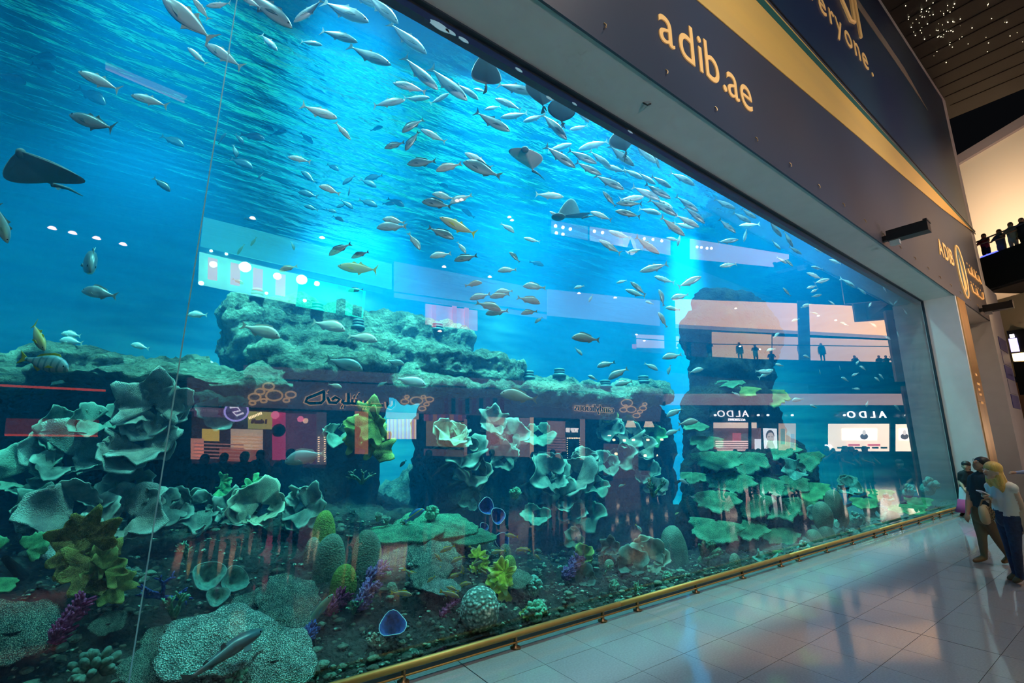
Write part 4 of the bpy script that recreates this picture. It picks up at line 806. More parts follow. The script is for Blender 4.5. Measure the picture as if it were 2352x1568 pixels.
def fish(hx, hy, tx, ty, y, sp='jack', col='silver', label=None, deep=None):
    """head pixel, tail pixel, depth of the fish behind the pane"""
    a = AY(hx, hy, y); r2 = ray(tx, ty)
    d = rnd.uniform(-.10, .10) if deep is None else deep
    b = CP+r2*(((y+0)-CP.y)/r2.y)
    # same distance from the eye for head and tail, plus a small turn
    za = (a-CP).dot(CF); r2n = r2/r2.dot(CF); L0 = (a-(CP+r2n*za)).length; b = CP+r2n*(za+d*L0)
    
    v = a-b; ln = v.length*.965; x = v.normalized(); up = Vector((0, 0, 1)); z = (up-x*up.dot(x))
    if z.length < .2: z = CU-x*CU.dot(x)
    z.normalize(); yv = z.cross(x)
    bend = rnd.choice((-.16, 0, .16)); plen = math.hypot(hx-tx, hy-ty); whole = plen < 38
    me, F = fish_data(sp, col, bend, whole)
    c = (a+b)/2
    M = Matrix((x, yv, z)).transposed().to_4x4() @ Matrix.Scale(ln, 4); M.translation = c
    if c.y < .25*ln: pass
    nm = {'jack': 'trevally', 'bream': 'sea_bream', 'snapper': 'striped_snapper', 'wrasse': 'wrasse', 'shark': 'shark'}[sp]
    if whole: o = link(nm, me); o.matrix_world = M
    else:
        o = empty(nm); o.matrix_world = M; bo = link('body', me, o)
        for fn, fm in F: link(fn, fm, bo if fn == 'eye' else o)
    o['category'] = 'fish'
    FISH.append((o, nm, col, (hx+tx)/2, (hy+ty)/2, plen, 'right' if hx > tx+4 else 'left' if hx < tx-4 else ('down' if hy > ty else 'up'), label))
    return o
# --- jacks high in the water
for q in [(178,163,275,207,1.6),(299,218,382,240,1.8),(157,262,268,300,1.5,'steel'),(372,-6,488,92,.9),(443,-4,479,42,.9),(470,100,553,150,1.4),(430,108,476,150,2.2),(472,14,532,10,1.0,'pale'),(552,-8,600,18,1.0),
          (673,66,560,-25,.8,'steel'),(673,52,742,4,1.0,'silver'),(849,52,742,4,1.0),(916,56,842,-14,1.0),(880,20,800,-18,1.3),(982,125,895,58,1.0),(823,98,736,66,1.1),(741,104,690,93,1.6,'pale'),(900,150,802,110,1.1),(638,118,598,76,2.2),
          (1008,208,928,135,1.0),(1075,232,988,160,.9),(1100,230,1050,190,1.1),(901,190,978,208,1.4,'pale'),(932,230,856,240,1.3),(988,224,928,228,1.6,'pale'),(1032,214,988,240,1.4,'pale'),(1087,204,1118,210,1.8,'pale'),
          (776,272,695,245,1.3,'pale'),(806,322,770,280,1.4),(1136,226,1198,250,1.4,'pale'),(1112,252,1150,243,1.8,'pale'),(1173,302,1092,260,.9,'steel'),(1148,270,1212,262,1.5,'silver'),(1228,216,1143,190,.8,'steel'),
          (965,296,1024,326,1.5,'silver'),(660,360,712,370,2.2,'pale'),(1066,350,1128,384,1.4,'pale'),(1303,322,1246,258,.7,'steel'),(1354,282,1318,240,.7,'silver'),(1307,298,1350,290,1.4,'pale'),(1200,280,1252,264,1.3,'pale'),
          (1323,386,1252,335,.8,'steel'),(1372,376,1305,345,.9,'steel'),(1405,386,1354,346,.9),(1383,402,1322,374,.8,'steel'),(1315,330,1258,346,1.5,'pale'),(1327,344,1398,322,1.5,'pale'),(1458,382,1398,336,.8,'steel'),(1508,376,1455,330,.8),(1515,388,1500,344,.9,'steel'),(1495,355,1544,364,1.4,'pale'),
          (1385,380,1440,395,1.3,'pale'),(1435,436,1366,402,.8,'steel'),(1478,412,1432,386,.9),(1543,432,1496,404,.8,'steel'),(1507,424,1466,398,.9),(1597,426,1540,394,.7,'steel'),(1296,452,1230,446,1.2,'pale'),(1542,456,1480,424,.8,'steel'),(1518,460,1452,428,.9),
          (1262,485,1292,504,1.4,'pale'),(1355,486,1406,504,1.2,'pale'),(1384,438,1414,474,.9,'steel'),(1480,452,1422,460,1.0,'pale'),(1414,466,1475,468,.9,'steel'),(1412,484,1472,496,.8,'steel'),(1546,478,1505,458,1.1,'pale'),(1605,486,1552,450,.8,'steel'),(1556,496,1492,456,.7,'steel'),(1620,514,1574,474,.7,'steel'),(1520,492,1468,478,1.0),(1607,522,1552,494,.8,'pink'),(1574,542,1516,500,.7,'pink'),(1596,524,1548,512,1.1),
          (1690,480,1640,458,.7,'steel'),(1738,502,1702,480,.7,'steel'),(1726,512,1684,488,.8,'steel'),(1691,535,1650,504,.7,'steel'),(1697,550,1648,556,.8,'steel'),(1697,518,1744,516,1.5,'pale'),(1708,556,1716,524,1.0),(1796,544,1764,506,.6,'steel'),(1818,520,1796,500,.7,'steel'),(1822,568,1800,530,.7,'steel'),
          (1375,550,1426,582,1.0,'pale'),(1397,530,1448,548,1.2,'pale'),(1516,584,1458,545,.8,'pink'),(1440,580,1476,572,1.2,'pale'),(1530,546,1562,552,1.3,'pale'),(1556,566,1562,536,1.0),(1202,546,1240,556,2.2,'silver'),(1468,624,1534,606,1.1,'silver'),(1612,634,1556,660,.9,'silver'),(1502,634,1548,650,1.6),(1415,650,1440,643,1.8),(1447,646,1484,676,1.2),(1435,664,1482,682,1.4,'silver'),
          (1652,612,1692,606,.8,'silver'),(1794,574,1772,552,.8),(1842,584,1812,566,.8,'steel'),(1870,570,1896,582,.9,'pale'),(1904,596,1932,606,.9,'pale'),(1960,610,1932,592,.7,'steel'),(1862,612,1890,618,.9,'pale'),(1972,616,1994,620,1.0),(1852,626,1890,640,.9,'pale'),(1906,640,1870,650,.8),(1966,662,1932,638,.8),(1808,606,1785,590,.8,'pink'),(1822,612,1800,592,.8,'steel'),(1990,676,1970,660,.8),(2010,646,1996,634,.8),(2028,656,2036,672,.9),(1798,660,1816,680,.9,'steel'),(1852,662,1876,656,1.0,'silver'),(1888,676,1862,682,.9,'steel'),(1862,672,1880,662,1.0),(1843,702,1864,698,1.0,'pale'),(1918,700,1902,690,1.0,'pale'),(1880,722,1862,716,1.1,'pale'),(2002,694,1994,706,.8),(2052,700,2040,690,.8),(2062,690,2052,700,.9),(2084,722,2074,708,.8)]:
    hx, hy, tx, ty, y = q[:5]; fish(hx, hy, tx, ty, y, 'jack', q[5] if len(q) > 5 else 'silver')
# --- breams in the middle water
for q in [(922,304,972,272,1.3,'steel'),(882,340,930,328,1.4,'steel'),(930,346,962,302,1.3,'steel'),(934,376,1002,372,1.3,'steel'),(1000,392,1060,376,1.2,'pink'),(1063,370,1150,408,1.1,'steel'),(968,462,1036,474,1.3,'steel'),(992,444,1044,458,1.4),(1032,466,1084,448,1.4,'pale'),(864,522,934,520,1.4,'silver'),(878,502,930,512,1.6),(1044,548,984,524,1.2,'steel'),(966,574,938,536,1.5),(1071,582,1050,556,1.8),(754,586,805,558,1.4,'steel'),(806,592,847,578,1.5,'steel'),(732,426,780,444,1.7,'pale'),(640,622,682,610,2.0,'pink'),(986,590,1036,582,1.5,'pale'),(1042,598,1096,588,1.4,'steel'),(1182,534,1150,512,1.8),(1142,622,1186,618,1.6,'pale'),(1170,578,1194,602,1.7,'steel'),(1108,648,1068,656,1.4,'pink'),(1078,686,1126,676,1.4,'pale'),(1138,670,1178,668,1.6,'pale'),(1124,682,1170,676,1.5,'pink'),(1152,712,1094,694,1.3,'pink'),(1114,720,1168,714,1.5),(1200,656,1254,660,1.5,'pale'),(1242,696,1188,682,1.3,'pink'),(1228,742,1246,728,1.5),(1196,720,1234,714,1.5,'pink'),(1318,662,1342,656,1.7,'pale'),(1352,694,1362,676,1.8),(1514,664,1526,702,1.2),(1540,686,1582,676,1.5),(1512,716,1532,752,1.2,'pale'),(1482,692,1502,698,1.7),(1528,706,1562,712,1.5),
          (795,758,716,738,3.0,'pink'),(868,782,798,770,2.9,'pink'),(645,774,558,748,2.6,'pink'),(835,848,750,824,2.4,'steel'),(930,836,886,828,2.8,'steel'),(980,884,908,868,2.4,'pale'),(866,888,890,876,2.8,'steel'),(786,890,754,882,2.4,'pink'),(652,1060,752,1040,1.3,'pale'),(1148,902,1232,918,1.8,'pink'),(1312,774,1378,780,1.1,'pink'),
          (1370,842,1412,832,1.6,'silver'),(1396,870,1442,846,1.5,'silver'),(1350,862,1372,872,1.8),(1412,884,1452,876,1.7),(1512,850,1480,834,1.8),(1338,816,1320,798,2.0),(1520,822,1566,814,1.5),(1534,860,1540,838,1.6),(1616,846,1582,856,1.3,'silver'),(1768,856,1734,852,1.1),(1776,848,1742,868,1.3),(1530,956,1568,938,1.5,'silver'),(1604,966,1558,974,1.2,'pink'),(1528,998,1562,986,1.6),(187,666,268,680,2.2,'silver'),(430,722,478,724,3.4,'silver'),(140,765,188,772,3.8),(136,780,190,788,3.6),(300,790,340,800,3.8),(462,830,500,838,3.8),(418,836,440,848,3.6),
          (1844,816,1862,822,1.2),(1780,836,1800,840,1.2),(1760,806,1782,800,1.3),(1966,838,1974,826,1.1),(1974,840,1990,850,1.1),(2018,858,2030,870,1.0),(2008,866,2022,876,1.0),(1956,864,1972,856,1.1),(1932,866,1950,876,1.2),(1884,860,1882,846,1.3),(1930,850,1928,838,1.2),(1976,894,1958,892,1.1),(2046,780,2030,770,.9),(2014,752,1998,740,1.0),(2060,760,2066,776,.9),(1930,740,1948,748,1.1),(1818,738,1836,732,1.2),(1790,764,1776,776,1.2),(1860,700,1840,706,1.1),(1818,920,1846,916,1.3),(1560,1100,1582,1112,1.4),(1600,1146,1584,1138,1.5),(1700,910,1682,900,1.5,'pink'),(1860,930,1876,936,1.1),(1990,935,1994,920,.9),(2054,930,2068,944,.9)]:
    hx, hy, tx, ty, y = q[:5]; fish(hx, hy, tx, ty, y, 'bream', q[5] if len(q) > 5 else 'silver')
# --- dark shapes of fish far back against the lit water
for q in [(130,132,68,126,5.5),(128,160,72,146,5.5),(62,192,-8,170,5.5),(245,240,178,202,4.5),(425,336,370,312,4.5),(392,440,352,408,3.5),(544,362,536,332,3.5),(582,386,528,362,4.0),(684,440,730,452,4.0),(692,392,724,420,4.0),(868,474,824,458,4.2),(812,480,782,458,4.2),(698,472,730,482,4.2),(774,488,748,480,4.5),(790,508,764,496,4.5),(772,476,796,470,4.5),(786,424,816,404,4.0),(800,450,804,428,4.2),(866,430,826,410,4.0),(930,474,890,456,4.5),(908,468,878,468,4.6),(836,412,880,404,4.4),(592,412,604,396,4.0),(560,330,540,306,4.0),(610,320,552,308,4.2),(660,300,620,310,5.0),(520,305,500,330,4.2),(720,330,690,306,5),(880,290,850,300,5),(630,300,600,286,5),(780,392,750,376,4.5),(1030,430,1004,420,5),(798,668,834,664,3.5),(560,652,534,640,3.2),(545,585,560,560,3.0),(575,565,590,545,3.0),(676,575,670,555,3.2),(590,506,560,500,4.5),(918,1072,934,1056,3.0),(1060,480,1090,500,5),(1300,420,1270,410,5),(1250,610,1216,600,5),(420,110,395,130,6),(330,90,310,70,6),(500,60,470,70,6)]:
    fish(*q, 'bream', 'dark')
# --- single characters
fish(774, 610, 869, 622, 1.2, 'jack', 'golden', 'pale golden trevally with bright yellow tail, crossing the teal glow')
fish(1008, 498, 1092, 540, 1.2, 'jack', 'golden', 'pale trevally with yellow forked tail below the breams')
fish(104, 806, 70, 742, 1.0, 'jack', 'golden', 'yellow-tailed trevally pointing down above the left ledge', deep=.5)
fish(160, 848, 56, 822, .9, 'bream', 'banded', 'pale blue trevally with dark bands and yellow tail over the left ledge', deep=.2)
fish(210, 620, 200, 582, 2.0, 'bream', 'steel', 'fish swimming straight at the pane with dark open mouth', deep=3.0)
fish(18, 560, -10, 470, .8, 'jack', 'silver', 'silver trevally cut off by the left edge of the picture')
fish(975, 1168, 928, 1200, 1.2, 'bream', 'blue', 'vivid blue angelfish with a yellow stripe above the table corals')
fish(765, 1362, 690, 1458, .5, 'wrasse', 'green', 'slim green wrasse with blue tail diving past the red coral')
fish(606, 1442, 424, 1566, .24, 'shark', 'slate', 'dark shark gliding over the pale table corals at the bottom', deep=-.75)
fish(1475, 1222, 1460, 1204, 1.3, 'bream', 'banded', 'small pale striped fish over the mid reef')
fish(1550, 1182, 1560, 1176, 2.0, 'bream', 'golden', 'tiny yellow fish low in the blue gap')
fish(1420, 1118, 1436, 1112, 1.5, 'bream', 'banded', 'tiny striped fish right of the ruffled corals')
for q in [(972,1336,926,1306,.9),(980,1338,1000,1322,1.0),(1026,1332,1062,1312,.9),(1035,1292,1068,1276,1.0),(1010,1268,1046,1252,1.1),(998,1270,1014,1290,1.2),(1102,1272,1078,1254,1.1),(1126,1270,1162,1264,1.0),(1184,1262,1218,1262,1.0),(1122,1300,1148,1306,1.0),(1116,1276,1076,1308,.95),(1108,1288,1082,1300,.9),(1083,1338,1048,1346,.85),(1056,1372,1010,1356,.8),(948,1366,898,1360,.8),(1158,1228,1190,1232,1.0),(1202,1256,1220,1266,1.0),(1228,1272,1242,1286,1.0),(1006,1322,1012,1300,1.0),(1060,1296,1066,1318,1.0),(1120,1320,1102,1306,.95),(1024,1346,1054,1358,.9)]:
    fish(*q[:4], SY((q[0]+q[2])/2, (q[1]+q[3])/2+10, q[4], .22), 'snapper', 'yellow')

# --- rays
m_rayback = mat('ray_back', (.10, .16, .17), rough=.6, var=.4, scale=3); m_raybelly = mat('ray_belly', (.62, .52, .50), rough=.5, var=.15, scale=3)
def ray_fish(tips, nose, tailroot, tailtip, label, th=.10, belly=False):
    """tips: left and right wing tip points; nose, tailroot: body ends (world points)"""
    a, b = tips; c = (nose+tailroot)/2; ax = (nose-tailroot); L_ = ax.length; x = ax.normalized()
    e = empty('eagle_ray', c); tag(e, label, 'ray')
    N = 12; K = 10; wing = MB(); vs = []; fs = []
    def rowp(t, side):                       # t along body 0 nose..1 tail
        base = nose.lerp(tailroot, t); tip = a if side < 0 else b
        return base, tip
    nrm = (a-b).cross(x).normalized()
    if nrm.z < 0: nrm = -nrm
    for i in range(N+1):
        t = i/N
        base = nose.lerp(tailroot, t); reach = math.sin(PI*min(1, t*1.05+.02))**.9*(1 if .05 < t < .98 else .25)
        row = []
        for k in range(-K, K+1):
            s = k/K; tip = a if s < 0 else b; u = abs(s)
            span = (tip-c); p = base.lerp(base+(span-x*span.dot(x))*reach, u)+x*(span.dot(x))*u*u*reach*.9-x*L_*.10*u*u*reach
            thk = th*(1-u)**.7*math.sin(PI*min(1, max(.04, t)))**.6*.5
            row.append((p, thk))
        for p, thk in row: vs.append(p+nrm*thk-c)
        for p, thk in row: vs.append(p-nrm*thk*.6-c)
    w = 2*K+1
    for i in range(N):
        for k in range(2*K):
            o = i*2*w+k; fs.append((o, o+1, o+2*w+1, o+2*w)); o2 = o+w; fs.append((o2, o2+2*w, o2+2*w+1, o2+1))
    for i in range(N):
        o = i*2*w; fs.append((o, o+2*w, o+2*w+w, o+w)); o += 2*K; fs.append((o, o+w, o+2*w+w, o+2*w))
    wing.v = [tuple(v) for v in vs]; wing.f = fs; nb = 2*N*2*K
    wing.mi = [(j % 2 if j < nb else 0) for j in range(len(fs))]; wing.m = 1
    wing.obj('body', [m_rayback, m_raybelly if belly else m_rayback], e, True)
    hd = MB(); sblob(hd, tuple(nose-c-x*L_*.07), (L_*.11, L_*.11, th*.45), 2.2, 7); hd.obj('head', m_rayback, e, True)
    MB().tube([tailroot-c, tailroot.lerp(tailtip, .5)-c+Vector((0, 0, .02)), tailtip-c], [.022, .014, .004], 6).obj('tail', m_rayback, e, True)
    mid = tailroot-c+x*L_*.05
    MB().prism([mid, mid-x*L_*.14+nrm*.09, mid-x*L_*.2], (.01, .01, 0)).obj('dorsal_fin', m_rayback, e)
def W(px, py, y): return AY(px, py, y)
ray_fish((W(4, 404, 1.9), W(196, 414, 1.5)), W(42, 346, 1.7), W(120, 424, 1.8), W(190, 450, 2.0), 'wide-winged ray gliding on the left edge of the picture')
ray_fish((W(1166, 344, 1.0), W(1246, 360, .9)), W(1204, 340, .8), W(1224, 392, 1.1), W(1250, 412, 1.3), 'ray showing a rosy belly below the hanging dark rays', belly=True)
ray_fish((W(1310, 455, 1.3), W(1352, 488, 1.4)), W(1278, 498, 1.2), W(1338, 500, 1.5), W(1380, 496, 1.7), 'greenish ray with a raised wing in the middle water', .08)
ray_fish((W(1398, 326, .55), W(1456, 306, .5)), W(1430, 290, .5), W(1438, 350, .5), W(1434, 372, .5), 'lone dark ray hanging tail-down at the top rim', .06)
ray_fish((W(1082, 168, .55), W(1152, 176, .5)), W(1112, 118, .5), W(1116, 198, .5), W(1118, 212, .5), 'dark ray hanging at the rim, leftmost of three', .07)
ray_fish((W(1206, 200, .55), W(1266, 214, .5)), W(1224, 172, .5), W(1248, 246, .5), W(1256, 256, .5), 'dark ray hanging at the rim, middle of three', .07)
ray_fish((W(1258, 246, .5), W(1322, 252, .45)), W(1296, 214, .5), W(1290, 284, .5), W(1298, 296, .5), 'dark ray hanging at the rim, rightmost of three', .07)
ray_fish((W(1328, 1386, .35), W(1408, 1384, .45)), W(1404, 1396, .30), W(1352, 1378, .6), W(1320, 1384, .7), 'pale ray resting flat on the sand by the pane', .06, belly=True)
# ------------------------------------------------------------------ the hall facing the pane (seen mirrored in it)
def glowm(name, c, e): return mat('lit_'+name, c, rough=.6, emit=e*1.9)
def rpoly(name, pts, D, m, parent=None, th=.06):     # panel on the far side of the hall, given where its mirror image shows
    P = [RY(px, py, D if not isinstance(D, (list, tuple)) else D[i]) for i, (px, py) in enumerate(pts)]
    o = MB().prism(P, (0, -th, 0)).obj(name, m)
    if parent is not None: under(o, parent)
    return o
def rrect(name, x0, y0, x1, y1, D, m, parent=None, sk=.036, th=.06):
    s = sk*(x1-x0); return rpoly(name, [(x0, y0), (x1, y0+s), (x1, y1+s), (x0, y1)], D, m, parent, th)
DF = 13.0
m_hallwall = mat('hall_wall_grey', (.10, .085, .10), rough=.8)
struct(MB().box((-22, -30, -.3), (60, -19.6, 18)).obj('wall_opposite', m_hallwall), 'dim back wall of the shops across the hall')
# ---- candy shop
cs = tag(empty('candy_shop_front', (8, -DF, 0)), 'candy shop front mirrored behind the corals, with neon bubble sign', 'shop front')
m_fas = mat('sign_board_mauve', (.30, .25, .29), rough=.7, emit=.85)  # own glow stands in for lamp light falling on the board
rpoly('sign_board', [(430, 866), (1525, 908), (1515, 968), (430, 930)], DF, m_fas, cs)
rpoly('bulkhead', [(560, 838), (1522, 892), (1522, 905), (560, 866)], DF+.1, mat('bulkhead_mauve', (.38, .31, .36), rough=.7, emit=.95), cs)  # plain wall, its lit look put in as emission
m_neon = glowm('neon_gold', (1.0, .66, .30), 1.4); m_chan = mat('channel_dark', (.02, .05, .07), rough=.5)
def rtube(name, pts, D, m, parent, rad, n=6):
    P = [RY(px, py, D) for px, py in pts]; o = MB().tube(P, rad, n).obj(name, m); under(o, parent); return o
def neon(pts):
    P = [RY(px, py, DF-.10) for px, py in pts]
    o = MB().tube(P, .055, 6).obj('letter', m_chan); under(o, cs); o = MB().tube([p+Vector((0, -.05, 0)) for p in P], .085, 6).obj('letter_halo', m_neon); under(o, cs)
for st in [[(745,898),(722,908),(706,914),(702,922),(712,926),(738,925),(744,918),(744,898)],[(752,912),(757,924),(772,925),(780,917),(770,912),(762,918)],[(786,926),(788,918)],[(788,926),(800,926)],[(800,902),(800,926)],[(800,926),(808,926),(809,917)],[(809,926),(818,927),(819,918)],[(819,927),(828,928),(829,919)],[(829,928),(838,929),(839,920)],[(839,929),(848,930),(849,921)],[(849,930),(880,931)],[(889,922),(890,934),(898,937),(905,930),(905,920)]]: neon(st)
for px, py in ((753,899),(812,910),(819,910),(823,904),(784,933),(790,933),(836,936),(842,936)): neon([(px, py), (px+2, py+1)])
for px, py, r in ((617,887,13),(597,899,11),(585,912,14),(580,925,7),(630,908,19),(606,920,7),(668,906,12),(658,919,7),(930,922,9),(957,920,14),(987,917,9),(935,911,5),(973,911,5),(980,928,6),(970,938,8),(1432,941,8),(1450,940,11),(1477,937,8),(1481,928,5),(1437,932,4),(1462,954,8),(1470,945,6),(1440,925,13)):
    n = 14; P = [RY(px+r*math.cos(2*PI*k/n), py+r*.62*math.sin(2*PI*k/n), DF-.08) for k in range(n+1)]; o = MB().tube(P, .03, 5, False).obj('bubble_ring', m_neon); under(o, cs)
def rtext(s, px, py, D, hpx, m, parent, wide=1.0, bold=.02):         # text on the far facade, readable from the hall
    p = RY(px, py, D); sz = hpx*pxm(px, py, D)*1.45
    return lettering('letter', s, 0, 0, sz, m, parent, y=0, rot=Matrix.Translation(p) @ Matrix.Rotation(PI, 4, 'Z') @ Matrix.Rotation(PI/2, 4, 'X'), ext=.03, wide=wide, bold=bold)
for i, (o_, mm, b_) in enumerate(((0, m_neon, .022), (-.06, m_chan, -.012))):
    rtext('candylicious', 1411, 948, DF-.10+o_, 16, mm, cs, 1.12, b_)
# interior of the first shop window
shop = [('back_wall', (440,935,748,1064), 15.5, mat('shop_back', (.22, .10, .09), emit=.30)), ('header_panel', (446,934,542,956), 14.0, glowm('plum', (.35, .16, .26), .7)), ('lime_board', (570,944,626,984), 14.2, glowm('lime', (.62, .62, .12), 1.6)), ('magenta_column', (626,946,656,1056), 13.9, glowm('magenta', (.85, .06, .22), 1.5)), ('white_display', (530,984,604,1034), 14.4, glowm('cream_white', (.8, .66, .5), 1.5)), ('yellow_display', (464,984,504,1012), 14.4, glowm('yellow', (.9, .7, .10), 1.8)), ('red_shelves', (504,1030,604,1058), 14.3, glowm('brick_red', (.6, .18, .10), 1.2)),
        ('pink_display', (438,1006,468,1054), 14.1, glowm('salmon', (.95, .42, .28), 1.6)), ('dark_wall', (656,948,728,1064), 14.6, glowm('wine', (.28, .08, .14), .9)), ('door_post', (728,946,750,1066), 13.6, glowm('mauve_post', (.35, .26, .28), .6))]
for nm, (a, b_, c, d), D, m in shop: rrect(nm, a, b_, c, d, D, m, cs)
for k in range(4): rrect('shelf', 532+k*2, 1000+k*8, 602, 1003+k*8, 14.2, glowm('shelf_amber', (1.0, .6, .3), 1.8), cs)
for k in range(5): rrect('shelf', 445, 1016+k*8, 560, 1019+k*8, 14.0, glowm('shelf_rose', (.9, .4, .3), 1.2), cs)
for px, py, r, m in ((640,988,15,mat('ball_dark', (.05, .02, .03))),(632,953,9,glowm('hot_pink', (1, .2, .35), 3)),(690,962,7,glowm('hot_pink', (1, .2, .35), 3)),(702,966,6,glowm('peach', (1, .6, .4), 3))):
    mb = MB(); p = RY(px, py, 13.8); s = r*pxm(px, py, 13.8); sblob(mb, tuple(p), (s, s, s), 2, 8); under(mb.obj('hanging_ball', m, None, True), cs)
p = RY(543, 944, 13.6); n = 18
under(MB().prism([(p.x+.32*math.cos(2*PI*k/n), p.y, p.z+.30*math.sin(2*PI*k/n)) for k in range(n)], (0, -.05, 0)).obj('round_sign', glowm('violet_sign', (.20, .08, .25), 1.0)), cs)
under(MB().tube([(p.x+.33*math.cos(2*PI*k/n), p.y+.02, p.z+.31*math.sin(2*PI*k/n)) for k in range(n+1)], .03, 5, False).obj('round_sign_ring', glowm('violet_ring', (.5, .4, 1.0), 3.0)), cs)
under(MB().tube([(p.x+dx, p.y+.04, p.z+dz) for dx, dz in ((-.2, .1), (0, .14), (.1, .02), (-.1, -.04), (.02, -.14), (.2, -.05))], .03, 5).obj('squiggle', glowm('white_tube', (.9, .9, 1), 3)), cs)
rtext('LIVE CANDY MAKING', 527, 947, 13.85, 6, glowm('plum_text', (.5, .3, .4), 1.2), cs, .9, 0)
rtext("I don't", 612, 972, 14.05, 8, glowm('brown_text', (.25, .10, .05), .5), cs)
for k in range(9): rtube('bulb', [(572+3.4*k, 960-1.4*k), (573.5+3.4*k, 959.5-1.4*k)], 13.7, glowm('bulb_warm', (1, .75, .45), 7), cs, .05)
for k in range(12):
    for px in (732, 746): rtube('bulb', [(px, 1003+k*5), (px, 1004.5+k*5)], 13.5, MATS['lit_bulb_warm'], cs, .03)
# further windows of the same front
rrect('orange_banner', 816, 944, 846, 1042, 13.3, glowm('orange_red', (.95, .30, .14), 1.2), cs)
rrect('script_panel', 888, 938, 962, 960, 13.4, glowm('sand', (.75, .55, .42), 1.2), cs)
cols = [(.95,.75,.35),(.55,.30,.75),(1,.55,.25),(.95,.85,.75),(.75,.35,.55),(1,.8,.3)]
for k in range(22): rrect('light_stripe', 890+k*3, 962, 893+k*3, 1008, 13.6, glowm('stripe%d' % (k % 6), cols[k % 6], 3.0), cs)
cols = [(.55,.10,.12),(.25,.10,.25),(.75,.30,.12),(.35,.12,.30)]
for k in range(10): rrect('awning_stripe', 975+k*9.6, 951, 984.6+k*9.6, 966, 13.2, glowm('awn%d' % (k % 4), cols[k % 4], 1.0), cs)
for k in range(9): rrect('wall_stripe', 1022+k*16, 914, 1030+k*16, 950, 12.95, glowm('awnd%d' % (k % 2), [(.30, .05, .08), (.03, .12, .12)][k % 2], .5), cs)
rrect('gold_panel', 980, 966, 1070, 1024, 13.5, glowm('gold_panel', (.55, .38, .12), .9), cs)
rrect('counter', 975, 1030, 1070, 1046, 13.4, glowm('counter_rose', (.4, .22, .2), .6), cs)
rrect('window_light', 1118, 956, 1222, 1046, 14.0, glowm('window_warm', (.50, .34, .30), .9), cs)
rrect('white_display', 1122, 958, 1158, 974, 13.7, glowm('cream_white', (.8, .66, .5), 1.5), cs)
for k, c in enumerate(((.8,.3,.2),(.9,.7,.6),(.5,.2,.2),(.8,.75,.7))): rrect('poster', 1128+k*22, 986+k*3, 1146+k*22, 1020, 13.8, glowm('pst%d' % k, c, 1.0), cs)
rrect('gold_post', 1219, 958, 1226, 1052, 13.1, glowm('post_gold', (1, .62, .32), 1.6), cs); rrect('gold_post', 1334, 962, 1344, 1056, 13.1, glowm('post_dim', (.7, .45, .35), .9), cs); rrect('gold_post', 1068, 962, 1073, 1046, 13.1, MATS['lit_post_dim'], cs)
rrect('window_light', 1258, 966, 1300, 1052, 13.9, glowm('window_warm2', (.62, .36, .30), .9), cs); rrect('black_panel', 1300, 968, 1333, 1004, 13.6, m_chan, cs); rtext('TOP 10', 1328, 992, 13.5, 8, glowm('white_text', (1, .95, .9), 3), cs)
for k in range(7): rrect('shelf', 1260, 1004+k*6, 1300, 1006+k*6, 13.7, glowm('shelf_dark', (.3, .12, .12), .4), cs)
for k in range(8): rtube('bulb', [(1303+k*4, 1006), (1304+k*4, 1006)], 13.4, MATS['lit_bulb_warm'], cs, .035)
for k in range(9):
    for px in (1303, 1332): rtube('bulb', [(px, 1010+k*5), (px, 1011.2+k*5)], 13.4, MATS['lit_bulb_warm'], cs, .03)
for px in (1448, 1490): 
    p = RY(px, 970, 13.2); under(MB().lathe([(.30, -.25), (.16, .12)], 12, tuple(p)).obj('lamp_shade', glowm('shade', (1, .75, .5), 2.2)), cs)
for px, py in ((1410,1010),(1434,1011),(1455,1010),(1488,1010),(1520,1009),(1415,1042),(1482,1046),(1508,1046)): rtube('bulb', [(px-1.6, py), (px+1.6, py)], 13.3, MATS['lit_bulb_warm'], cs, .07)
rrect('window_light', 1388, 1018, 1466, 1090, 14.2, glowm('window_brown', (.30, .16, .14), .6), cs); rrect('counter', 1410, 1078, 1500, 1104, 13.8, glowm('counter_brown', (.35, .18, .16), .5), cs)
# red strips far left
rs = tag(empty('red_light_strip', (-2, -DF, 2)), 'pair of glowing red light strips mirrored at the far left', 'light')
rpoly('strip', [(-60, 879), (242, 894), (242, 899), (-60, 884)], DF, glowm('red_strip', (1.0, .10, .03), 1.6), rs); rpoly('panel', [(14, 960), (228, 964), (224, 1000), (10, 1000)], DF+.4, glowm('red_panel', (.40, .06, .04), .55), rs); rpoly('strip', [(10, 996), (224, 999), (224, 1003), (10, 1001)], DF, MATS['lit_red_strip'], rs)
# ---- upper level, teal lit showroom
ts = tag(empty('teal_showroom', (2, -DF, 6)), 'upper showroom flooded with teal stage light, mirrored above the slab', 'shop front')
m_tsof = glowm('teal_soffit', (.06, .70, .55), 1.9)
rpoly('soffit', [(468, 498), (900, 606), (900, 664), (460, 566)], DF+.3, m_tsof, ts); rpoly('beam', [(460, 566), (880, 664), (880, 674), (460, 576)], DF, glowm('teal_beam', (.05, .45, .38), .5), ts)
rpoly('window_light', [(458, 578), (694, 632), (690, 700), (455, 652)], DF+.8, glowm('aqua_white', (.20, 1.0, .72), 3.4), ts)
for k in range(4): x = 478+k*52; y = 590+k*12; rpoly('curtain', [(x, y), (x+22, y+5), (x+21, y+54), (x-1, y+50)], DF+.5, glowm('blush', (1.0, .86, .70), 3.0), ts)
rpoly('teal_wall', [(688, 634), (840, 668), (834, 730), (680, 702)], DF+.6, glowm('teal_wall', (.0, .95, .62), 4), ts)
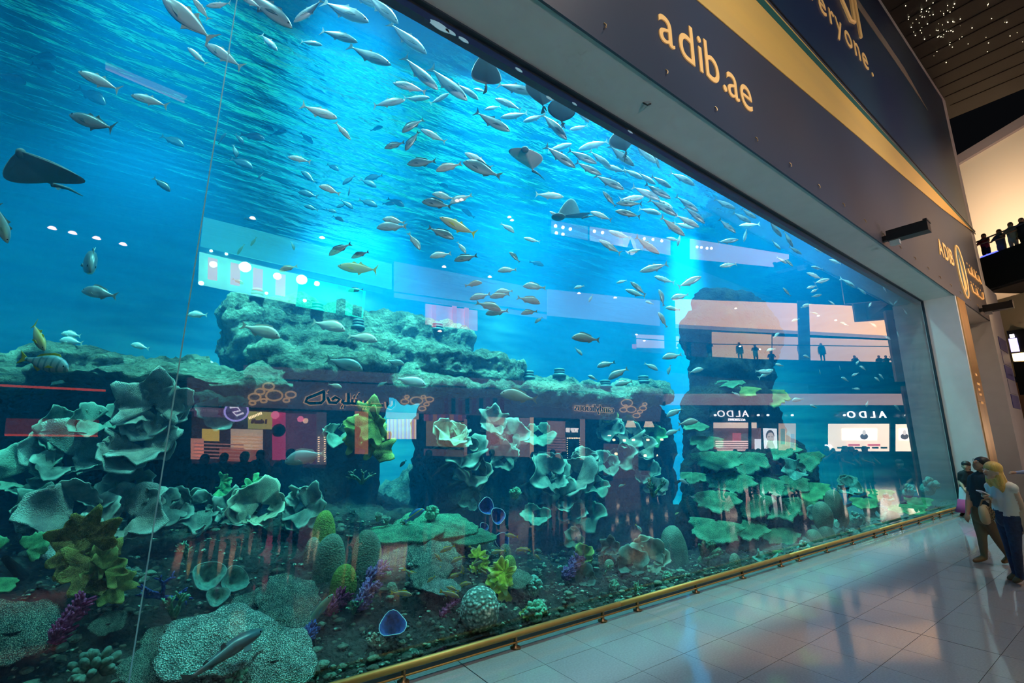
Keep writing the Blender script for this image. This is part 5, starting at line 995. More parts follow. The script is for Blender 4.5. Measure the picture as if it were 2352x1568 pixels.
for k in range(2): x = 776+k*38; rpoly('wall_post', [(x, 655+k*9), (x+20, 660+k*9), (x+16, 728), (x-4, 722)], DF+.3, glowm('teal_post', (.0, .42, .36), .8), ts)
for px, py, s in ((490,607,.20),(563,613,.34),(637,634,.24),(693,642,.34),(728,651,.18),(485,576,.09),(520,583,.09),(700,690,.12),(612,673,.10),(462,650,.14)):
    mb = MB(); p = RY(px, py, DF-.1); sblob(mb, tuple(p), (s*.55, s*.5, s*.5), 2, 7); under(mb.obj('stage_lamp', glowm('stage_lamp', (.55, 1.0, .80), 14), None, True), ts)
# ---- pink shop and lit ceilings of the upper level
us = tag(empty('pink_shop', (9, -DF, 6)), 'small pink lit shop window mirrored above the reef, right of the teal showroom', 'shop front')
rpoly('window_light', [(978, 697), (1097, 713), (1097, 759), (978, 744)], DF+.4, glowm('pink_window', (.85, .42, .55), 1.5), us)
for x in (993, 1040, 1068): rpoly('red_curtain', [(x, 700), (x+9, 701), (x+9, 752), (x, 750)], DF+.2, glowm('red_curtain', (1.0, .15, .16), 2.2), us)
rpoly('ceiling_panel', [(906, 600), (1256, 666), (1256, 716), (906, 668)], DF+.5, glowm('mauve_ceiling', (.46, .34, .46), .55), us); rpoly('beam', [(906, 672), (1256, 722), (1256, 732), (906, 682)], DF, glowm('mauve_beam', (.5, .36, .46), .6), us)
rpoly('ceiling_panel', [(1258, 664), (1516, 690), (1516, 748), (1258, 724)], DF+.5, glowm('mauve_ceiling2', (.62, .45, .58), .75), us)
for px, py in ((1020,612),(1125,635),(1330,673),(1413,683),(740,545),(580,500),(120,523),(167,534),(222,546),(283,560),(668,1040),(1010,760),(1170,498),(1176,505),(1050,460),(1060,458),(1400,1000)):
    p = RY(px, py, DF-.2); under(MB().lathe([(.10, -.02), (.06, .03)], 10, tuple(p)).obj('downlight', glowm('downlight', (1.0, .66, .55), 8)), us)
# ---- far end of the hall: two levels on a slanting front
A_, B_ = Vector((33.5, -16.0, 0)), Vector((47.0, -7.2, 0)); NP = Vector((-(B_-A_).y, (B_-A_).x, 0)).normalized(); 
if NP.dot(Vector((0, 0, 0))-A_) < 0: NP = -NP
def EP(px, py, off=0.0):                       # mirrored sight line met with the slanting end front
    r = ray(px, py); r = Vector((r.x, -r.y, r.z)); c = Vector((CP.x, -CP.y, CP.z)); p0 = A_+NP*off; t = (p0-c).dot(NP)/r.dot(NP); return c+r*t
def epoly(name, pts, m, parent, off=0.0, th=.10):
    o = MB().prism([EP(px, py, off) for px, py in pts], -NP*th).obj(name, m); under(o, parent); return o
def erect(name, x0, y0, x1, y1, m, parent, off=0.0): return epoly(name, [(x0, y0), (x1, y0), (x1, y1), (x0, y1)], m, parent, off)
def etext(s, px, py, hpx, m, parent, off=.2, wide=1.0, bold=.02):
    p = EP(px, py, off); k = ((EP(px, py-10, off)-p).length)/10*hpx*1.40; d = (A_-B_).normalized(); R_ = Matrix((d, Vector((0, 0, 1)), NP)).transposed().to_4x4()
    if d.cross(Vector((0, 0, 1))).dot(NP) < 0: pass
    return lettering('letter', s, 0, 0, k, m, parent, y=0, rot=Matrix.Translation(p) @ R_, ext=.04, wide=wide, bold=bold)
sh = tag(empty('shoe_shop_front', (40, -11, 0)), 'black fronted shoe shop mirrored at the far right, with white lettering', 'shop front')
erect('fascia', 1630, 932, 2110, 972, mat('fascia_black', (.012, .014, .02), rough=.3), sh, -.1)
erect('bulkhead', 1530, 904, 2098, 930, glowm('bulkhead_peach', (.80, .52, .45), .6), sh, .1); erect('bulkhead', 1225, 905, 1530, 922, glowm('bulkhead_mauve2', (.55, .42, .50), .6), sh, .1)
m_w = glowm('letter_white', (1, .95, .97), 3.2)
[etext(ch, px, 957, 15, m_w, sh, .3, 1.1, .0) for ch, px in zip('ALDO', (1720, 1702, 1686, 1666))]; etext('ACCESSORIES', 1712, 966, 5, m_w, sh, .3, .95, 0); [etext(ch, px, 959, 15, m_w, sh, .3, 1.2, .0) for ch, px in zip('ALDO', (2036, 2012, 1992, 1966))]; etext('ALC', 1911, 1027, 6, m_w, sh, .3)
erect('window_light', 1640, 970, 1738, 983, glowm('shop_cream', (.95, .72, .55), 2.0), sh, .05); erect('back_wall', 1640, 983, 1748, 1036, glowm('shop_rust', (.25, .12, .10), .6), sh, -.2)
for k in range(5): erect('shelf', 1645, 1012+k*5, 1722, 1014.5+k*5, glowm('shelf_pinkwhite', (1, .70, .65), 2.4), sh, .1)
erect('red_panel', 1684, 994, 1702, 1012, glowm('red_poster', (.8, .15, .18), 1.4), sh, .15); erect('portrait', 1703, 995, 1720, 1012, glowm('grey_poster', (.30, .22, .22), 1.0), sh, .15); erect('white_display', 1735, 1008, 1748, 1034, glowm('pure_white', (.9, .92, 1), 2.2), sh, .15); erect('frame_post', 1720, 968, 1726, 1036, mat('post_black', (.015, .015, .02)), sh, .25)
fp = tag(empty('face_poster', EP(1770, 1030)), 'white advertising poster with a face, mirrored over the pillar', 'poster')
epoly('sheet', [(1754, 983), (1784, 984), (1786, 1030), (1757, 1030)], glowm('poster_white', (.85, .90, .95), 2.4), fp, .2)
def eoval(name, cx, cy_, rx, ry, m, parent, off): n = 14; return epoly(name, [(cx+rx*math.cos(2*PI*k/n), cy_+ry*math.sin(2*PI*k/n)) for k in range(n)], m, parent, off, .03)
eoval('hair', 1769, 1000, 9.5, 13, glowm('poster_hair', (.20, .18, .18), .7), fp, .26); eoval('face', 1770, 1005, 8, 12.5, glowm('poster_skin', (.75, .66, .62), 1.7), fp, .31); epoly('neck', [(1764, 1014), (1775, 1014), (1781, 1029), (1760, 1029)], MATS['lit_poster_skin'], fp, .28)
for x in (1766.5, 1773.5): eoval('eye', x, 1003, 1.8, .9, MATS['lit_poster_hair'], fp, .36)
eoval('mouth', 1770, 1012, 2.6, 1.0, glowm('poster_lip', (.6, .3, .3), 1.0), fp, .36)
erect('window_light', 1790, 972, 1828, 1034, glowm('shop_tan', (.70, .48, .34), 1.4), sh, .05)
for k, c in enumerate(((.3,.5,.45),(.85,.7,.5),(.5,.55,.6))): erect('display', 1794+k*11, 984+k*6, 1803+k*11, 1020+k*4, glowm('disp%d' % k, c, 1.2), sh, .12)
erect('window_light', 1904, 973, 2046, 1036, glowm('shop_white', (1.0, .78, .58), 1.9), sh, .05); erect('window_light', 2056, 974, 2122, 1036, MATS['lit_shop_white'], sh, .05)
erect('frame_post', 2045, 970, 2057, 1036, mat('post_black', (.015, .015, .02)), sh, .25)
for a, b_ in ((1935, 2015), (2066, 2112)): erect('display', a, 984, b_, 1010, glowm('shop_bright', (1, .86, .72), 2.6), sh, .1)
for px in (1985, 2078): eoval('portrait', px, 1002, 9, 7, glowm('portrait_dark', (.22, .16, .18), .7), sh, .2); eoval('portrait', px, 993, 4, 6, MATS['lit_poster_skin'], sh, .22)
for a, b_ in ((1950, 1975), (1995, 2022)): erect('red_panel', a, 1019, b_, 1024, MATS['lit_red_poster'], sh, .2)
for k in range(6): erect('shoe_shelf', 1925+k*20, 1026, 1938+k*20, 1030, mat('shoe_dark', (.05, .03, .03)), sh, .22)
for px in (1643, 1742, 1764, 1820, 1940, 2082, 2098): eoval('downlight', px, 953, 3.2, 2.2, glowm('spot_white', (1, .9, .85), 7), sh, .3)
# upper gallery at the far end
ug = tag(empty('upper_gallery', (40, -11, 7)), 'upper gallery with peach lit ceiling and black balustrade, mirrored at right', 'gallery')
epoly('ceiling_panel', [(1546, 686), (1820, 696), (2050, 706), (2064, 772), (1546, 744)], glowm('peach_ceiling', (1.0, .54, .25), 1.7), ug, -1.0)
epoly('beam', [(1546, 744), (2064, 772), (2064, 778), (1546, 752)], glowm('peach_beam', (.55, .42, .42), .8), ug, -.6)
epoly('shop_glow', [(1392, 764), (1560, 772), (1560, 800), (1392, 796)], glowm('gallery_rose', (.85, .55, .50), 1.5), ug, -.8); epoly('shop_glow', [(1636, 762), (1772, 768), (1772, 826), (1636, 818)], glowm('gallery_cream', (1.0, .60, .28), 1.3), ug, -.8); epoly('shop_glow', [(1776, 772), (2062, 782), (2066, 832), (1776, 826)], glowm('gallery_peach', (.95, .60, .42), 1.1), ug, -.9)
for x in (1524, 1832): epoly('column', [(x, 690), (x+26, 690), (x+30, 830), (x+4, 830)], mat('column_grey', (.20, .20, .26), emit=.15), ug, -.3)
epoly('balustrade', [(1380, 800), (1640, 822), (2070, 832), (2088, 898), (1640, 866), (1380, 836)], mat('balustrade_black', (.008, .012, .02), rough=.3), ug, .2)
for y0, y1 in ((778, 800),): o = MB().tube([EP(1390, 772, .2), EP(1640, 790, .2), EP(2068, 796, .2)], .04, 6).obj('hand_rail', mat('rail_dark', (.02, .03, .05), rough=.3)); under(o, ug)
for px, py in ((1440,768),(1462,768),(1480,782),(1700,795),(1745,802),(1920,735),(2010,718),(1690,708),(1880,725)): eoval('downlight', px, py, 3, 1.6, glowm('downlight2', (1, .75, .5), 8), ug, -.4)
erect('red_panel', 1438, 790, 1462, 800, MATS['lit_red_poster'], ug, -.5)
# third level: windows behind a dark gantry
tl = tag(empty('top_gallery', (20, -DF, 12)), 'top level shop windows behind a dark steel gantry, mirrored below the school', 'gallery')
rpoly('window_light', [(1266, 506), (1350, 520), (1350, 556), (1266, 540)], DF+1, glowm('top_mauve', (.42, .36, .50), .6), tl); rpoly('window_light', [(1356, 520), (1540, 550), (1540, 590), (1356, 560)], DF+1, glowm('top_pink', (.80, .62, .70), 1.0), tl); rpoly('window_light', [(1586, 548), (1812, 584), (1812, 616), (1586, 594)], DF+1, glowm('top_rose', (.80, .56, .66), .9), tl)
m_gan = mat('gantry_blue', (.01, .03, .07), rough=.4)
for pts in ([(1242, 465), (1242, 578)], [(1254, 468), (1254, 540)], [(1262, 470), (1262, 540)], [(1240, 574), (1540, 602)], [(1262, 540), (1540, 590)], [(1240, 462), (1300, 470)]): rtube('bar', pts, DF-.3, m_gan, tl, .10)
for k in range(12): rtube('baluster', [(1262+k*23, 545+k*3.9), (1262+k*23, 577+k*2)], DF-.3, m_gan, tl, .04)
n = 16; p = RY(1447, 563, DF+.6); s = .62
under(MB().prism([(p.x+s*math.cos(2*PI*k/n), p.y, p.z+s*math.sin(2*PI*k/n)) for k in range(n)], (0, -.05, 0)).obj('round_sign', glowm('disc_white', (.85, .85, .95), 1.8)), tl)
under(MB().prism([(p.x-.28, p.y+.05, p.z-.22), (p.x+.28, p.y+.05, p.z-.22), (p.x, p.y+.05, p.z+.38)], (0, -.04, 0)).obj('sail_mark', glowm('disc_blue', (.08, .20, .55), .8)), tl)
for px, py in ((1276,519),(1293,522),(1310,526),(1365,531),(1384,534),(1480,548),(1500,550),(1520,553),(1601,567),(1611,568),(1624,570),(1634,570),(1278,535),(1293,538)): 
    mb = MB(); q = RY(px, py, DF); sblob(mb, tuple(q), (.09, .09, .09), 2, 6); under(mb.obj('downlight', MATS['lit_downlight2'], None, True), tl)
# long skylight strips high over the hall
sk = tag(empty('skylight_strip', (-2, -DF, 12)), 'thin rosy ceiling light strip mirrored at upper left', 'light')
rpoly('diffuser', [(242, 142), (430, 220), (420, 232), (242, 154)], DF, glowm('rosy_strip', (.55, .42, .52), .55), sk); rpoly('edge', [(242, 155), (424, 233), (424, 235), (242, 157)], DF, glowm('rosy_edge', (.9, .5, .5), .8), sk)

# ------------------------------------------------------------------ what shows past the right end of the aquarium
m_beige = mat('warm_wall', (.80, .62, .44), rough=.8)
b0, b1 = AZ(2255, 551, 10.9), AZ(2420, 484, 10.9); bd = (b1-b0).normalized(); bn = Vector((bd.y, -bd.x, 0))
if bn.x < 0: bn = -bn
def slant(name, off, t0, t1, z0, z1, m_, th=.3):           # wall piece parallel to the slanting balcony
    a_, c_ = b0+bn*off+bd*t0, b0+bn*off+bd*t1
    return MB().prism([Vector((a_.x, a_.y, z0)), Vector((c_.x, c_.y, z0)), Vector((c_.x, c_.y, z1)), Vector((a_.x, a_.y, z1))], bn*th).obj(name, m_)
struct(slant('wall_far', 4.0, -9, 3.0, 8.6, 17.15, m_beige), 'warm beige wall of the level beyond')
struct(slant('trim_3', 3.8, -9, 3.0, 17.15, 17.65, mat('bulkhead_mauve_grey', (.30, .22, .21), rough=.8)))  # mauve-grey trim band along the top of the far wall
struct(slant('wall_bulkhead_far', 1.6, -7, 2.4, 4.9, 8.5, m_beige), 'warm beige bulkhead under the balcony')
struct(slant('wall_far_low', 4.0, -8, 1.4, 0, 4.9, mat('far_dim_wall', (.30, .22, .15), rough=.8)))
m_ceil = mat('dark_ceiling', (.012, .010, .009), rough=.5, var=.3, scale=.5)
ceil = struct(MB().box((-22, -30, 16.3), (27, .05, 16.6)).obj('ceiling', m_ceil), 'dark ceiling high above the hall')
m_seam = mat('ceiling_seam', (.008, .007, .007), rough=.6)
for k in range(22): MB().box((8+k*.85, -14, 16.285), (8.05+k*.85, -.8, 16.30)).obj('seam', m_seam, ceil)
m_star = glowm('star_lamp', (1.0, .86, .55), 1.6); star = MB(); sblob(star, (0, 0, 0), (.03, .03, .03), 2, 4); sm = star.mesh('star_lamp', m_star)
rs_ = random.Random(12)
for k in range(95):
    px = rs_.choice((rs_.gauss(2160, 40), rs_.uniform(2040, 2352), rs_.gauss(2110, 30))); py = rs_.choice((abs(rs_.gauss(0, 40)), rs_.uniform(0, 130), rs_.gauss(75, 12)))
    p = AZ(px, max(0, py), 16.26)
    if p.y > -1.0 or p.x > 58 or (px-2010)*1.45 < py: continue
    s = rs_.uniform(.2, .6); o = link('star_lamp', sm, ceil, p); o.scale = (s, s, s)
# balcony with people, slanting towards the viewer
bal = tag(empty('balcony', b0), 'dark balcony with glass rail past the end of the aquarium', 'balcony')
def bb(name, t0, t1, z0, z1, d0, d1, m):
    P = [b0+bd*t0+bn*d0, b0+bd*t1+bn*d0, b0+bd*t1+bn*d1, b0+bd*t0+bn*d1]
    o = MB().prism([Vector((p.x, p.y, z0)) for p in P], (0, 0, z1-z0)).obj(name, m); under(o, bal); return o
bb('parapet', -.4, 4.5, 8.62, 10.12, 0, .15, m_dark); bb('floor_slab', -.4, 2.6, 8.55, 9.55, .15, 3.6, mat('slab_dark', (.05, .04, .04))); bb('light_strip', -.2, .5, 10.12, 10.17, -.02, .05, glowm('blue_strip', (.08, .10, 1.0), 1.5))
under(MB().tube([b0+bd*-.4, b0+bd*4.5], .035, 8).obj('hand_rail', mat('rail_steel', (.35, .30, .28), rough=.3, metal=.8), None, True), bal)
# lower kiosk with screens
kb = tag(empty('screen_kiosk', AX(2330, 830, 31)), 'black kiosk with glowing screens below the balcony', 'kiosk')
def kx(name, px0, py0, px1, py1, x, m): a, b_ = AX(px0, py0, x), AX(px1, py1, x); under(MB().box((x, min(a.y, b_.y), min(a.z, b_.z)), (x+.3, max(a.y, b_.y), max(a.z, b_.z))).obj(name, m), kb)
kx('cabinet', 2312, 760, 2420, 820, 30.3, m_dark); kx('screen', 2316, 778, 2342, 806, 30.25, glowm('screen_violet', (.45, .40, .95), 1.2)); kx('screen', 2318, 768, 2330, 774, 30.2, glowm('screen_white', (.9, .85, 1), 1.6)); kx('counter', 2326, 832, 2460, 900, 30.1, m_dark); kx('light_bar', 2324, 812, 2460, 816, 30.2, glowm('warm_bar', (1, .7, .3), 2))
lamp('gallery_wash', 'SPOT', (29.0, 1.2, 11.5), 1800, (1.0, .80, .60), (33.6, -.6, 13.5), spot_size=2.2, spot_blend=1.0, shadow_soft_size=.3)
lamp('bulkhead_wash', 'SPOT', (27.2, .8, 4.0), 700, (1.0, .70, .36), (30.3, -.6, 7), spot_size=1.6, spot_blend=1.0, shadow_soft_size=.2)
# ------------------------------------------------------------------ people
SK = mat('skin_tan', (.42, .22, .13), rough=.55); SKL = mat('skin_light', (.60, .38, .27), rough=.55)
def figure(name, limbs, mats, voxel, smooth_it=2):
    """limbs: (material index, points, radii); fused into one continuous skin, coloured by the nearest limb"""
    mb = MB()
    for mi, pts, rad in limbs:
        P = [Vector(p) for p in pts]
        mb.tube(P, rad, 10)
        for p, r in zip(P, rad): sblob(mb, tuple(p), (r*.999, r*.999, r*.999), 2, 6)
    me = mb.mesh('tmp', mats[0]); o = link('tmp', me); md = o.modifiers.new('r', 'REMESH'); md.mode = 'VOXEL'; md.voxel_size = voxel
    sm = o.modifiers.new('s', 'SMOOTH'); sm.iterations = smooth_it; sm.factor = .5
    dg = bpy.context.evaluated_depsgraph_get(); dg.update(); m2 = bpy.data.meshes.new_from_object(o.evaluated_get(dg)); bpy.data.objects.remove(o); bpy.data.meshes.remove(me)
    m2.materials.clear()
    for m in mats: m2.materials.append(m)
    segs = []
    for mi, pts, rad in limbs:
        for i in range(len(pts)-1): segs.append((mi, np.array(pts[i]), np.array(pts[i+1]), rad[i], rad[i+1]))
    n = len(m2.polygons); c = np.empty(n*3); m2.polygons.foreach_get('center', c); c = c.reshape(-1, 3); best = np.full(n, 1e9); idx = np.zeros(n, int)
    for mi, a, b, ra, rb in segs:
        ab = b-a; t = np.clip(((c-a)@ab)/max(1e-9, ab@ab), 0, 1); d = np.linalg.norm(c-(a+t[:, None]*ab), axis=1)-(ra+(rb-ra)*t); k = d < best; best[k] = d[k]; idx[k] = mi
    m2.polygons.foreach_set('material_index', idx.astype(np.int32)); m2.polygons.foreach_set('use_smooth', [True]*n); m2.update()
    return m2
def limbset(J, w=1.0):                        # J: dict of joints -> limb list with human tapers (metres, scaled by w)
    k = lambda *r: [x*w for x in r]; mid = lambda a, b, t=.5: tuple(Vector(a).lerp(Vector(b), t)); L = []
    hip = mid(J['hl'], J['hr']); sh = mid(J['sl'], J['sr'])
    L += [(1, [J['sl'], sh, J['sr']], k(.060, .085, .060)), (1, [sh, mid(sh, hip, .35), mid(sh, hip, .7)], k(.115, .135, .118)), (1, [mid(J['sl'], sh, .35), mid(J['hl'], hip, .2)], k(.085, .095)), (1, [mid(J['sr'], sh, .35), mid(J['hr'], hip, .2)], k(.085, .095)),
          (2, [mid(sh, hip, .82), hip], k(.125, .130)), (2, [J['hl'], hip, J['hr']], k(.095, .12, .095)), (0, [sh, J['neck'], mid(J['neck'], J['head'], .4)], k(.058, .052, .055))]
    for s in 'lr':
        sl = J.get('sleeve', .55)
        e = mid(J['s'+s], J['e'+s], sl)
        L += [(1, [J['s'+s], e], k(.062, .052)), (0, [e, J['e'+s]], k(.046, .040)), (0, [J['e'+s], mid(J['e'+s], J['w'+s], .35), J['w'+s]], k(.040, .039, .026)),
              (2, [J['h'+s], mid(J['h'+s], J['k'+s], .4), J['k'+s]], k(.092, .082, .058)), (2, [J['k'+s], mid(J['k'+s], J['a'+s], .35), J['a'+s]], k(.058, .054, .040)),
              (3, [J['a'+s], mid(J['a'+s], J['t'+s], .5), J['t'+s]], k(.040, .042, .030))]
        if 'hand'+s in J: h = Vector(J['hand'+s])
        else: h = Vector(J['w'+s])+(Vector(J['w'+s])-Vector(J['e'+s])).normalized()*.16*w
        wv = Vector(J['w'+s]); d = (h-wv).normalized(); side = d.cross(Vector((0, .3, 1))).normalized(); nr = d.cross(side)
        L.append((0, [wv, wv+d*.075*w], k(.026, .034)))
        for f in range(4):                   # four fingers of unequal length, bent at the knuckle
            off = side*(-.024+.016*f)*w; ln = (.060, .072, .068, .052)[f]*w; b = wv+d*.075*w+off
            L.append((0, [tuple(b), tuple(b+d*ln*.55+nr*.006*w), tuple(b+d*ln*.85+nr*.030*w)], k(.0095, .0090, .0080)))
        b = wv+d*.03*w-side*.026*w; L.append((0, [tuple(b), tuple(b-side*.022*w+d*.03*w), tuple(b-side*.022*w+d*.062*w+nr*.012*w)], k(.011, .010, .009)))
    H = Vector(J['head']); f = Vector(J['face']).normalized(); up = (H-Vector(J['neck'])).normalized(); up = (up-f*up.dot(f)*.7).normalized()
    L += [(0, [tuple(H-f*.018*w+up*.030*w), tuple(H+f*.012*w-up*.030*w)], k(.088, .076)), (0, [tuple(H+f*.040*w-up*.060*w), tuple(H+f*.052*w-up*.088*w)], k(.045, .030)), (0, [tuple(H+f*.085*w+up*.005*w), tuple(H+f*.104*w-up*.026*w)], k(.012, .017))]
    si = f.cross(up).normalized()
    for s in (1, -1): L.append((0, [tuple(H+si*s*.082*w-up*.005*w), tuple(H+si*s*.086*w-up*.035*w)], k(.018, .012)))
    return L, H, f, up, si
m_hairb = mat('hair_black', (.012, .010, .010), rough=.5, var=.5, scale=20); m_blond = mat('hair_blond', (.62, .36, .09), rough=.45, var=.35, scale=30, stretch=(3, 3, .4)); m_eyew = mat('eye_white', (.6, .6, .6), rough=.3); m_lip = mat('lips', (.40, .12, .10), rough=.5)
def face_bits(root, H, f, up, si, w=1.0):
    for s in (1, -1):
        mb = MB(); sblob(mb, tuple(H+f*.080*w+si*s*.032*w+up*.006*w), (.011*w, .011*w, .008*w), 2, 5); under(mb.obj('eye', m_eyew, None, True), root)
        mb = MB(); sblob(mb, tuple(H+f*.088*w+si*s*.032*w+up*.006*w), (.005*w, .005*w, .005*w), 2, 4); under(mb.obj('pupil', m_eye, None, True), root)
        under(MB().tube([H+f*.086*w+si*s*.015*w+up*.024*w, H+f*.088*w+si*s*.032*w+up*.029*w, H+f*.078*w+si*s*.05*w+up*.022*w], .004*w, 5).obj('eyebrow', m_hairb, None, True), root)
    under(MB().tube([H+f*.084*w+si*.022*w-up*.056*w, H+f*.093*w-up*.054*w, H+f*.084*w-si*.022*w-up*.056*w], .006*w, 5).obj('mouth', m_lip, None, True), root)
def hair_cap(root, H, f, up, si, m, w=1.0, long=None, name='hair'):
    mb = MB(); c = H-f*.030*w+up*.042*w; sblob(mb, tuple(c), (.098*w, .098*w, .090*w), 2, 10)
    sblob(mb, tuple(H-f*.055*w-up*.01*w), (.078*w, .078*w, .085*w), 2, 8)
    if long:
        for pts, rad in long: mb.tube([Vector(p) for p in pts], rad, 10)
    me = mb.mesh('tmp', m); o = link('tmp', me); md = o.modifiers.new('r', 'REMESH'); md.mode = 'VOXEL'; md.voxel_size = .012
    dg = bpy.context.evaluated_depsgraph_get(); dg.update(); m2 = bpy.data.meshes.new_from_object(o.evaluated_get(dg)); bpy.data.objects.remove(o); bpy.data.meshes.remove(me)
    m2.materials.clear(); m2.materials.append(m)
    for p in m2.polygons: p.use_smooth = True
    under(link(name, m2), root)
def at_depth(z0):
    def J(px, py, dd=0.0): r = ray(px, py); r = r/r.dot(CF); return CP+r*(z0+dd)
    return J
def depth_of(px, py): p = AZ(px, py, .0); return (p-CP).dot(CF)
toG = Vector((-.45, .85, 0)).normalized()      # from the hall towards the pane
# --- woman in a white top
z0 = depth_of(2340, 1338); K = at_depth(z0); J = dict(head=K(2277, 1081), neck=K(2290, 1103), sl=K(2273, 1117, .18), sr=K(2326, 1120, -.12), el=K(2274, 1150, .12), er=K(2348, 1168, -.15), wl=K(2264, 1141, .02), wr=K(2357, 1212, -.2), hl=K(2304, 1188, .08), hr=K(2324, 1190, -.08), kl=K(2317, 1250, .05), kr=K(2334, 1262, -.15), al=K(2334, 1318, .10), ar=K(2345, 1334, -.05), tl=K(2319, 1330, .10), tr=K(2333, 1344, -.05), face=(K(2240, 1078)-K(2277, 1080)), sleeve=.12)
H_ = (J['head']-AZ(2340, 1338, 0)).z; w = 1.0
for k in 'al', 'ar', 'tl', 'tr': J[k].z = max(J[k].z, .05 if k[0] == 'a' else .032)
J['al'].z = J['ar'].z = .075; J['tl'].z = J['tr'].z = .032
L_, H, f, up, si = limbset(J); root = empty('person', AZ(2338, 1340, 0)); tag(root, 'woman with long blonde hair in a white sleeveless top holding a phone', 'person')
m_top = mat('white_cotton', (.72, .66, .62), rough=.8); m_jean = mat('dark_jeans', (.02, .03, .07), rough=.8, var=.4, scale=30); m_sand = mat('brown_leather', (.14, .07, .035), rough=.6)
under(link('body', figure('body', L_, [SKL, m_top, m_jean, m_sand], .014)), root); face_bits(root, H, f, up, si)
bk = -f; hair_cap(root, H, f, up, si, m_blond, 1.0, [([H+bk*.04-up*.02, H+bk*.085-up*.14, H+bk*.13-up*.27, H+bk*.16-up*.38], [.085, .085, .075, .03]), ([H+si*.05+bk*.02-up*.02, H+si*.065+bk*.03-up*.16, H+si*.06+bk*.07-up*.28], [.05, .05, .02]), ([H-si*.05+bk*.02-up*.02, H-si*.065+bk*.03-up*.16, H-si*.06+bk*.07-up*.28], [.05, .05, .02])])
# her phone and bag
ph = J['wl']+(J['wl']-J['el']).normalized()*.10+Vector((0, 0, .03)); mb = MB().box((-.036, -.006, -.075), (.036, .006, .075)); o = mb.obj('phone', mat('phone_white', (.75, .75, .78), rough=.25)); orient(o, (-.8, .3, .35), (0, .9, .2), ph); tag(o, 'white phone in the hand of the blonde woman', 'phone')
bg_ = empty('handbag', K(2262, 1181, -.10)); tag(bg_, 'woven diamond-patterned handbag hanging from the arm of the blonde woman', 'bag'); c = Vector(bg_.location); s = 22*(z0-.1)/FPX
m_bag = mat('bag_canvas', (.45, .33, .20), rough=.8); m_lat = mat('bag_lattice', (.20, .13, .07), rough=.8)
mb = MB(); sblob(mb, (0, 0, 0), (s*.95, s*.42, s), 2.6, 12); under(mb.obj('bag_body', m_bag, None, True, c), bg_)
vx = CR; vz = CU
for k in range(-3, 4):
    for sg in (1, -1):
        P = []
        for t in range(-6, 7): 
            a = k*.30*s+sg*t*.13*s; b_ = t*.15*s
            if (a/(s*.95))**2+(b_/s)**2 < .85: P.append(c+vx*a+vz*b_-CF*(s*.44*math.sqrt(max(0, 1-(a/(s*.95))**2-(b_/s)**2*.9))+.004))
        if len(P) > 2: under(MB().tube(P, .006, 4).obj('lattice_strip', m_lat), bg_)
under(MB().tube([c+vx*-s*.5+vz*s*.8, c+vx*-s*.3+vz*s*1.5, K(2273, 1146, .0), c+vx*s*.55+vz*s*1.4, c+vx*s*.6+vz*s*.75], .010, 6).obj('strap', m_lat), bg_)
# --- man in a dark shirt
z0 = depth_of(2268, 1293); K = at_depth(z0); J = dict(head=K(2251, 1066), neck=K(2257, 1086), sl=K(2234, 1099, .15), sr=K(2270, 1102, -.15), el=K(2226, 1142, .10), er=K(2284, 1146, -.1), wl=K(2222, 1178, .0), wr=K(2288, 1184, -.2), hl=K(2248, 1182, .08), hr=K(2266, 1184, -.08), kl=K(2256, 1236, .0), kr=K(2290, 1236, -.05), al=K(2262, 1284, .0), ar=K(2322, 1286, -.02), tl=K(2240, 1293, .0), tr=K(2306, 1297, -.05), face=(K(2225, 1046)-K(2251, 1062)), sleeve=.6)
J['al'].z = J['ar'].z = .085; J['tl'].z = J['tr'].z = .035
L_, H, f, up, si = limbset(J, 1.06); root = empty('person', AZ(2268, 1293, 0)); tag(root, 'man in a dark teal shirt and khaki trousers looking up at the tank', 'person')
under(link('body', figure('body', L_, [SK, mat('dark_shirt', (.020, .035, .045), rough=.85), mat('khaki_trousers', (.16, .11, .065), rough=.85), mat('tan_shoes', (.20, .09, .03), rough=.5)], .015)), root); face_bits(root, H, f, up, si, 1.06); hair_cap(root, H, f, up, si, m_hairb, 1.06)
# --- woman in black with a pink and white skirt
z0 = depth_of(2216, 1186); K = at_depth(z0); J = dict(head=K(2219, 1070), neck=K(2221, 1082), sl=K(2206, 1088, .1), sr=K(2234, 1088, -.05), el=K(2204, 1106, .1), er=K(2240, 1110, -.05), wl=K(2214, 1121, -.1), wr=K(2238, 1128, -.15), hl=K(2214, 1128, .05), hr=K(2226, 1128, -.05), kl=K(2214, 1154, .05), kr=K(2225, 1154, -.05), al=K(2214, 1180, .05), ar=K(2224, 1180, -.05), tl=K(2207, 1184, .0), tr=K(2217, 1184, -.1), face=(K(2205, 1072)-K(2219, 1070))*1.0-CF*.12, sleeve=.7)
J['al'].z = J['ar'].z = .08; J['tl'].z = J['tr'].z = .032
sc_ = (J['head'].z)/1.52; L_, H, f, up, si = limbset(J, 1.0)
root = empty('person', AZ(2216, 1186, 0)); tag(root, 'dark-haired woman in a black top and pink skirt, closest to the pane end', 'person')
hip = (J['hl']+J['hr'])/2; 
L_ += [(2, [hip+Vector((0, 0, .02)), hip-Vector((0, 0, .22))], [.15, .19])]
under(link('body', figure('body', L_, [SK, mat('black_top', (.012, .012, .015), rough=.8), mat('white_linen', (.65, .55, .55), rough=.8), m_sand], .016)), root)
kk = hip-Vector((0, 0, .20)); hz = kk.z-.12; mb = MB().lathe([(.20, 0), (.24, -hz*.5), (.30, -hz), (.27, -hz), (.15, 0)], 18, tuple(kk)); under(mb.obj('skirt', mat('pink_cloth', (.55, .05, .16), rough=.8), None, True), root)
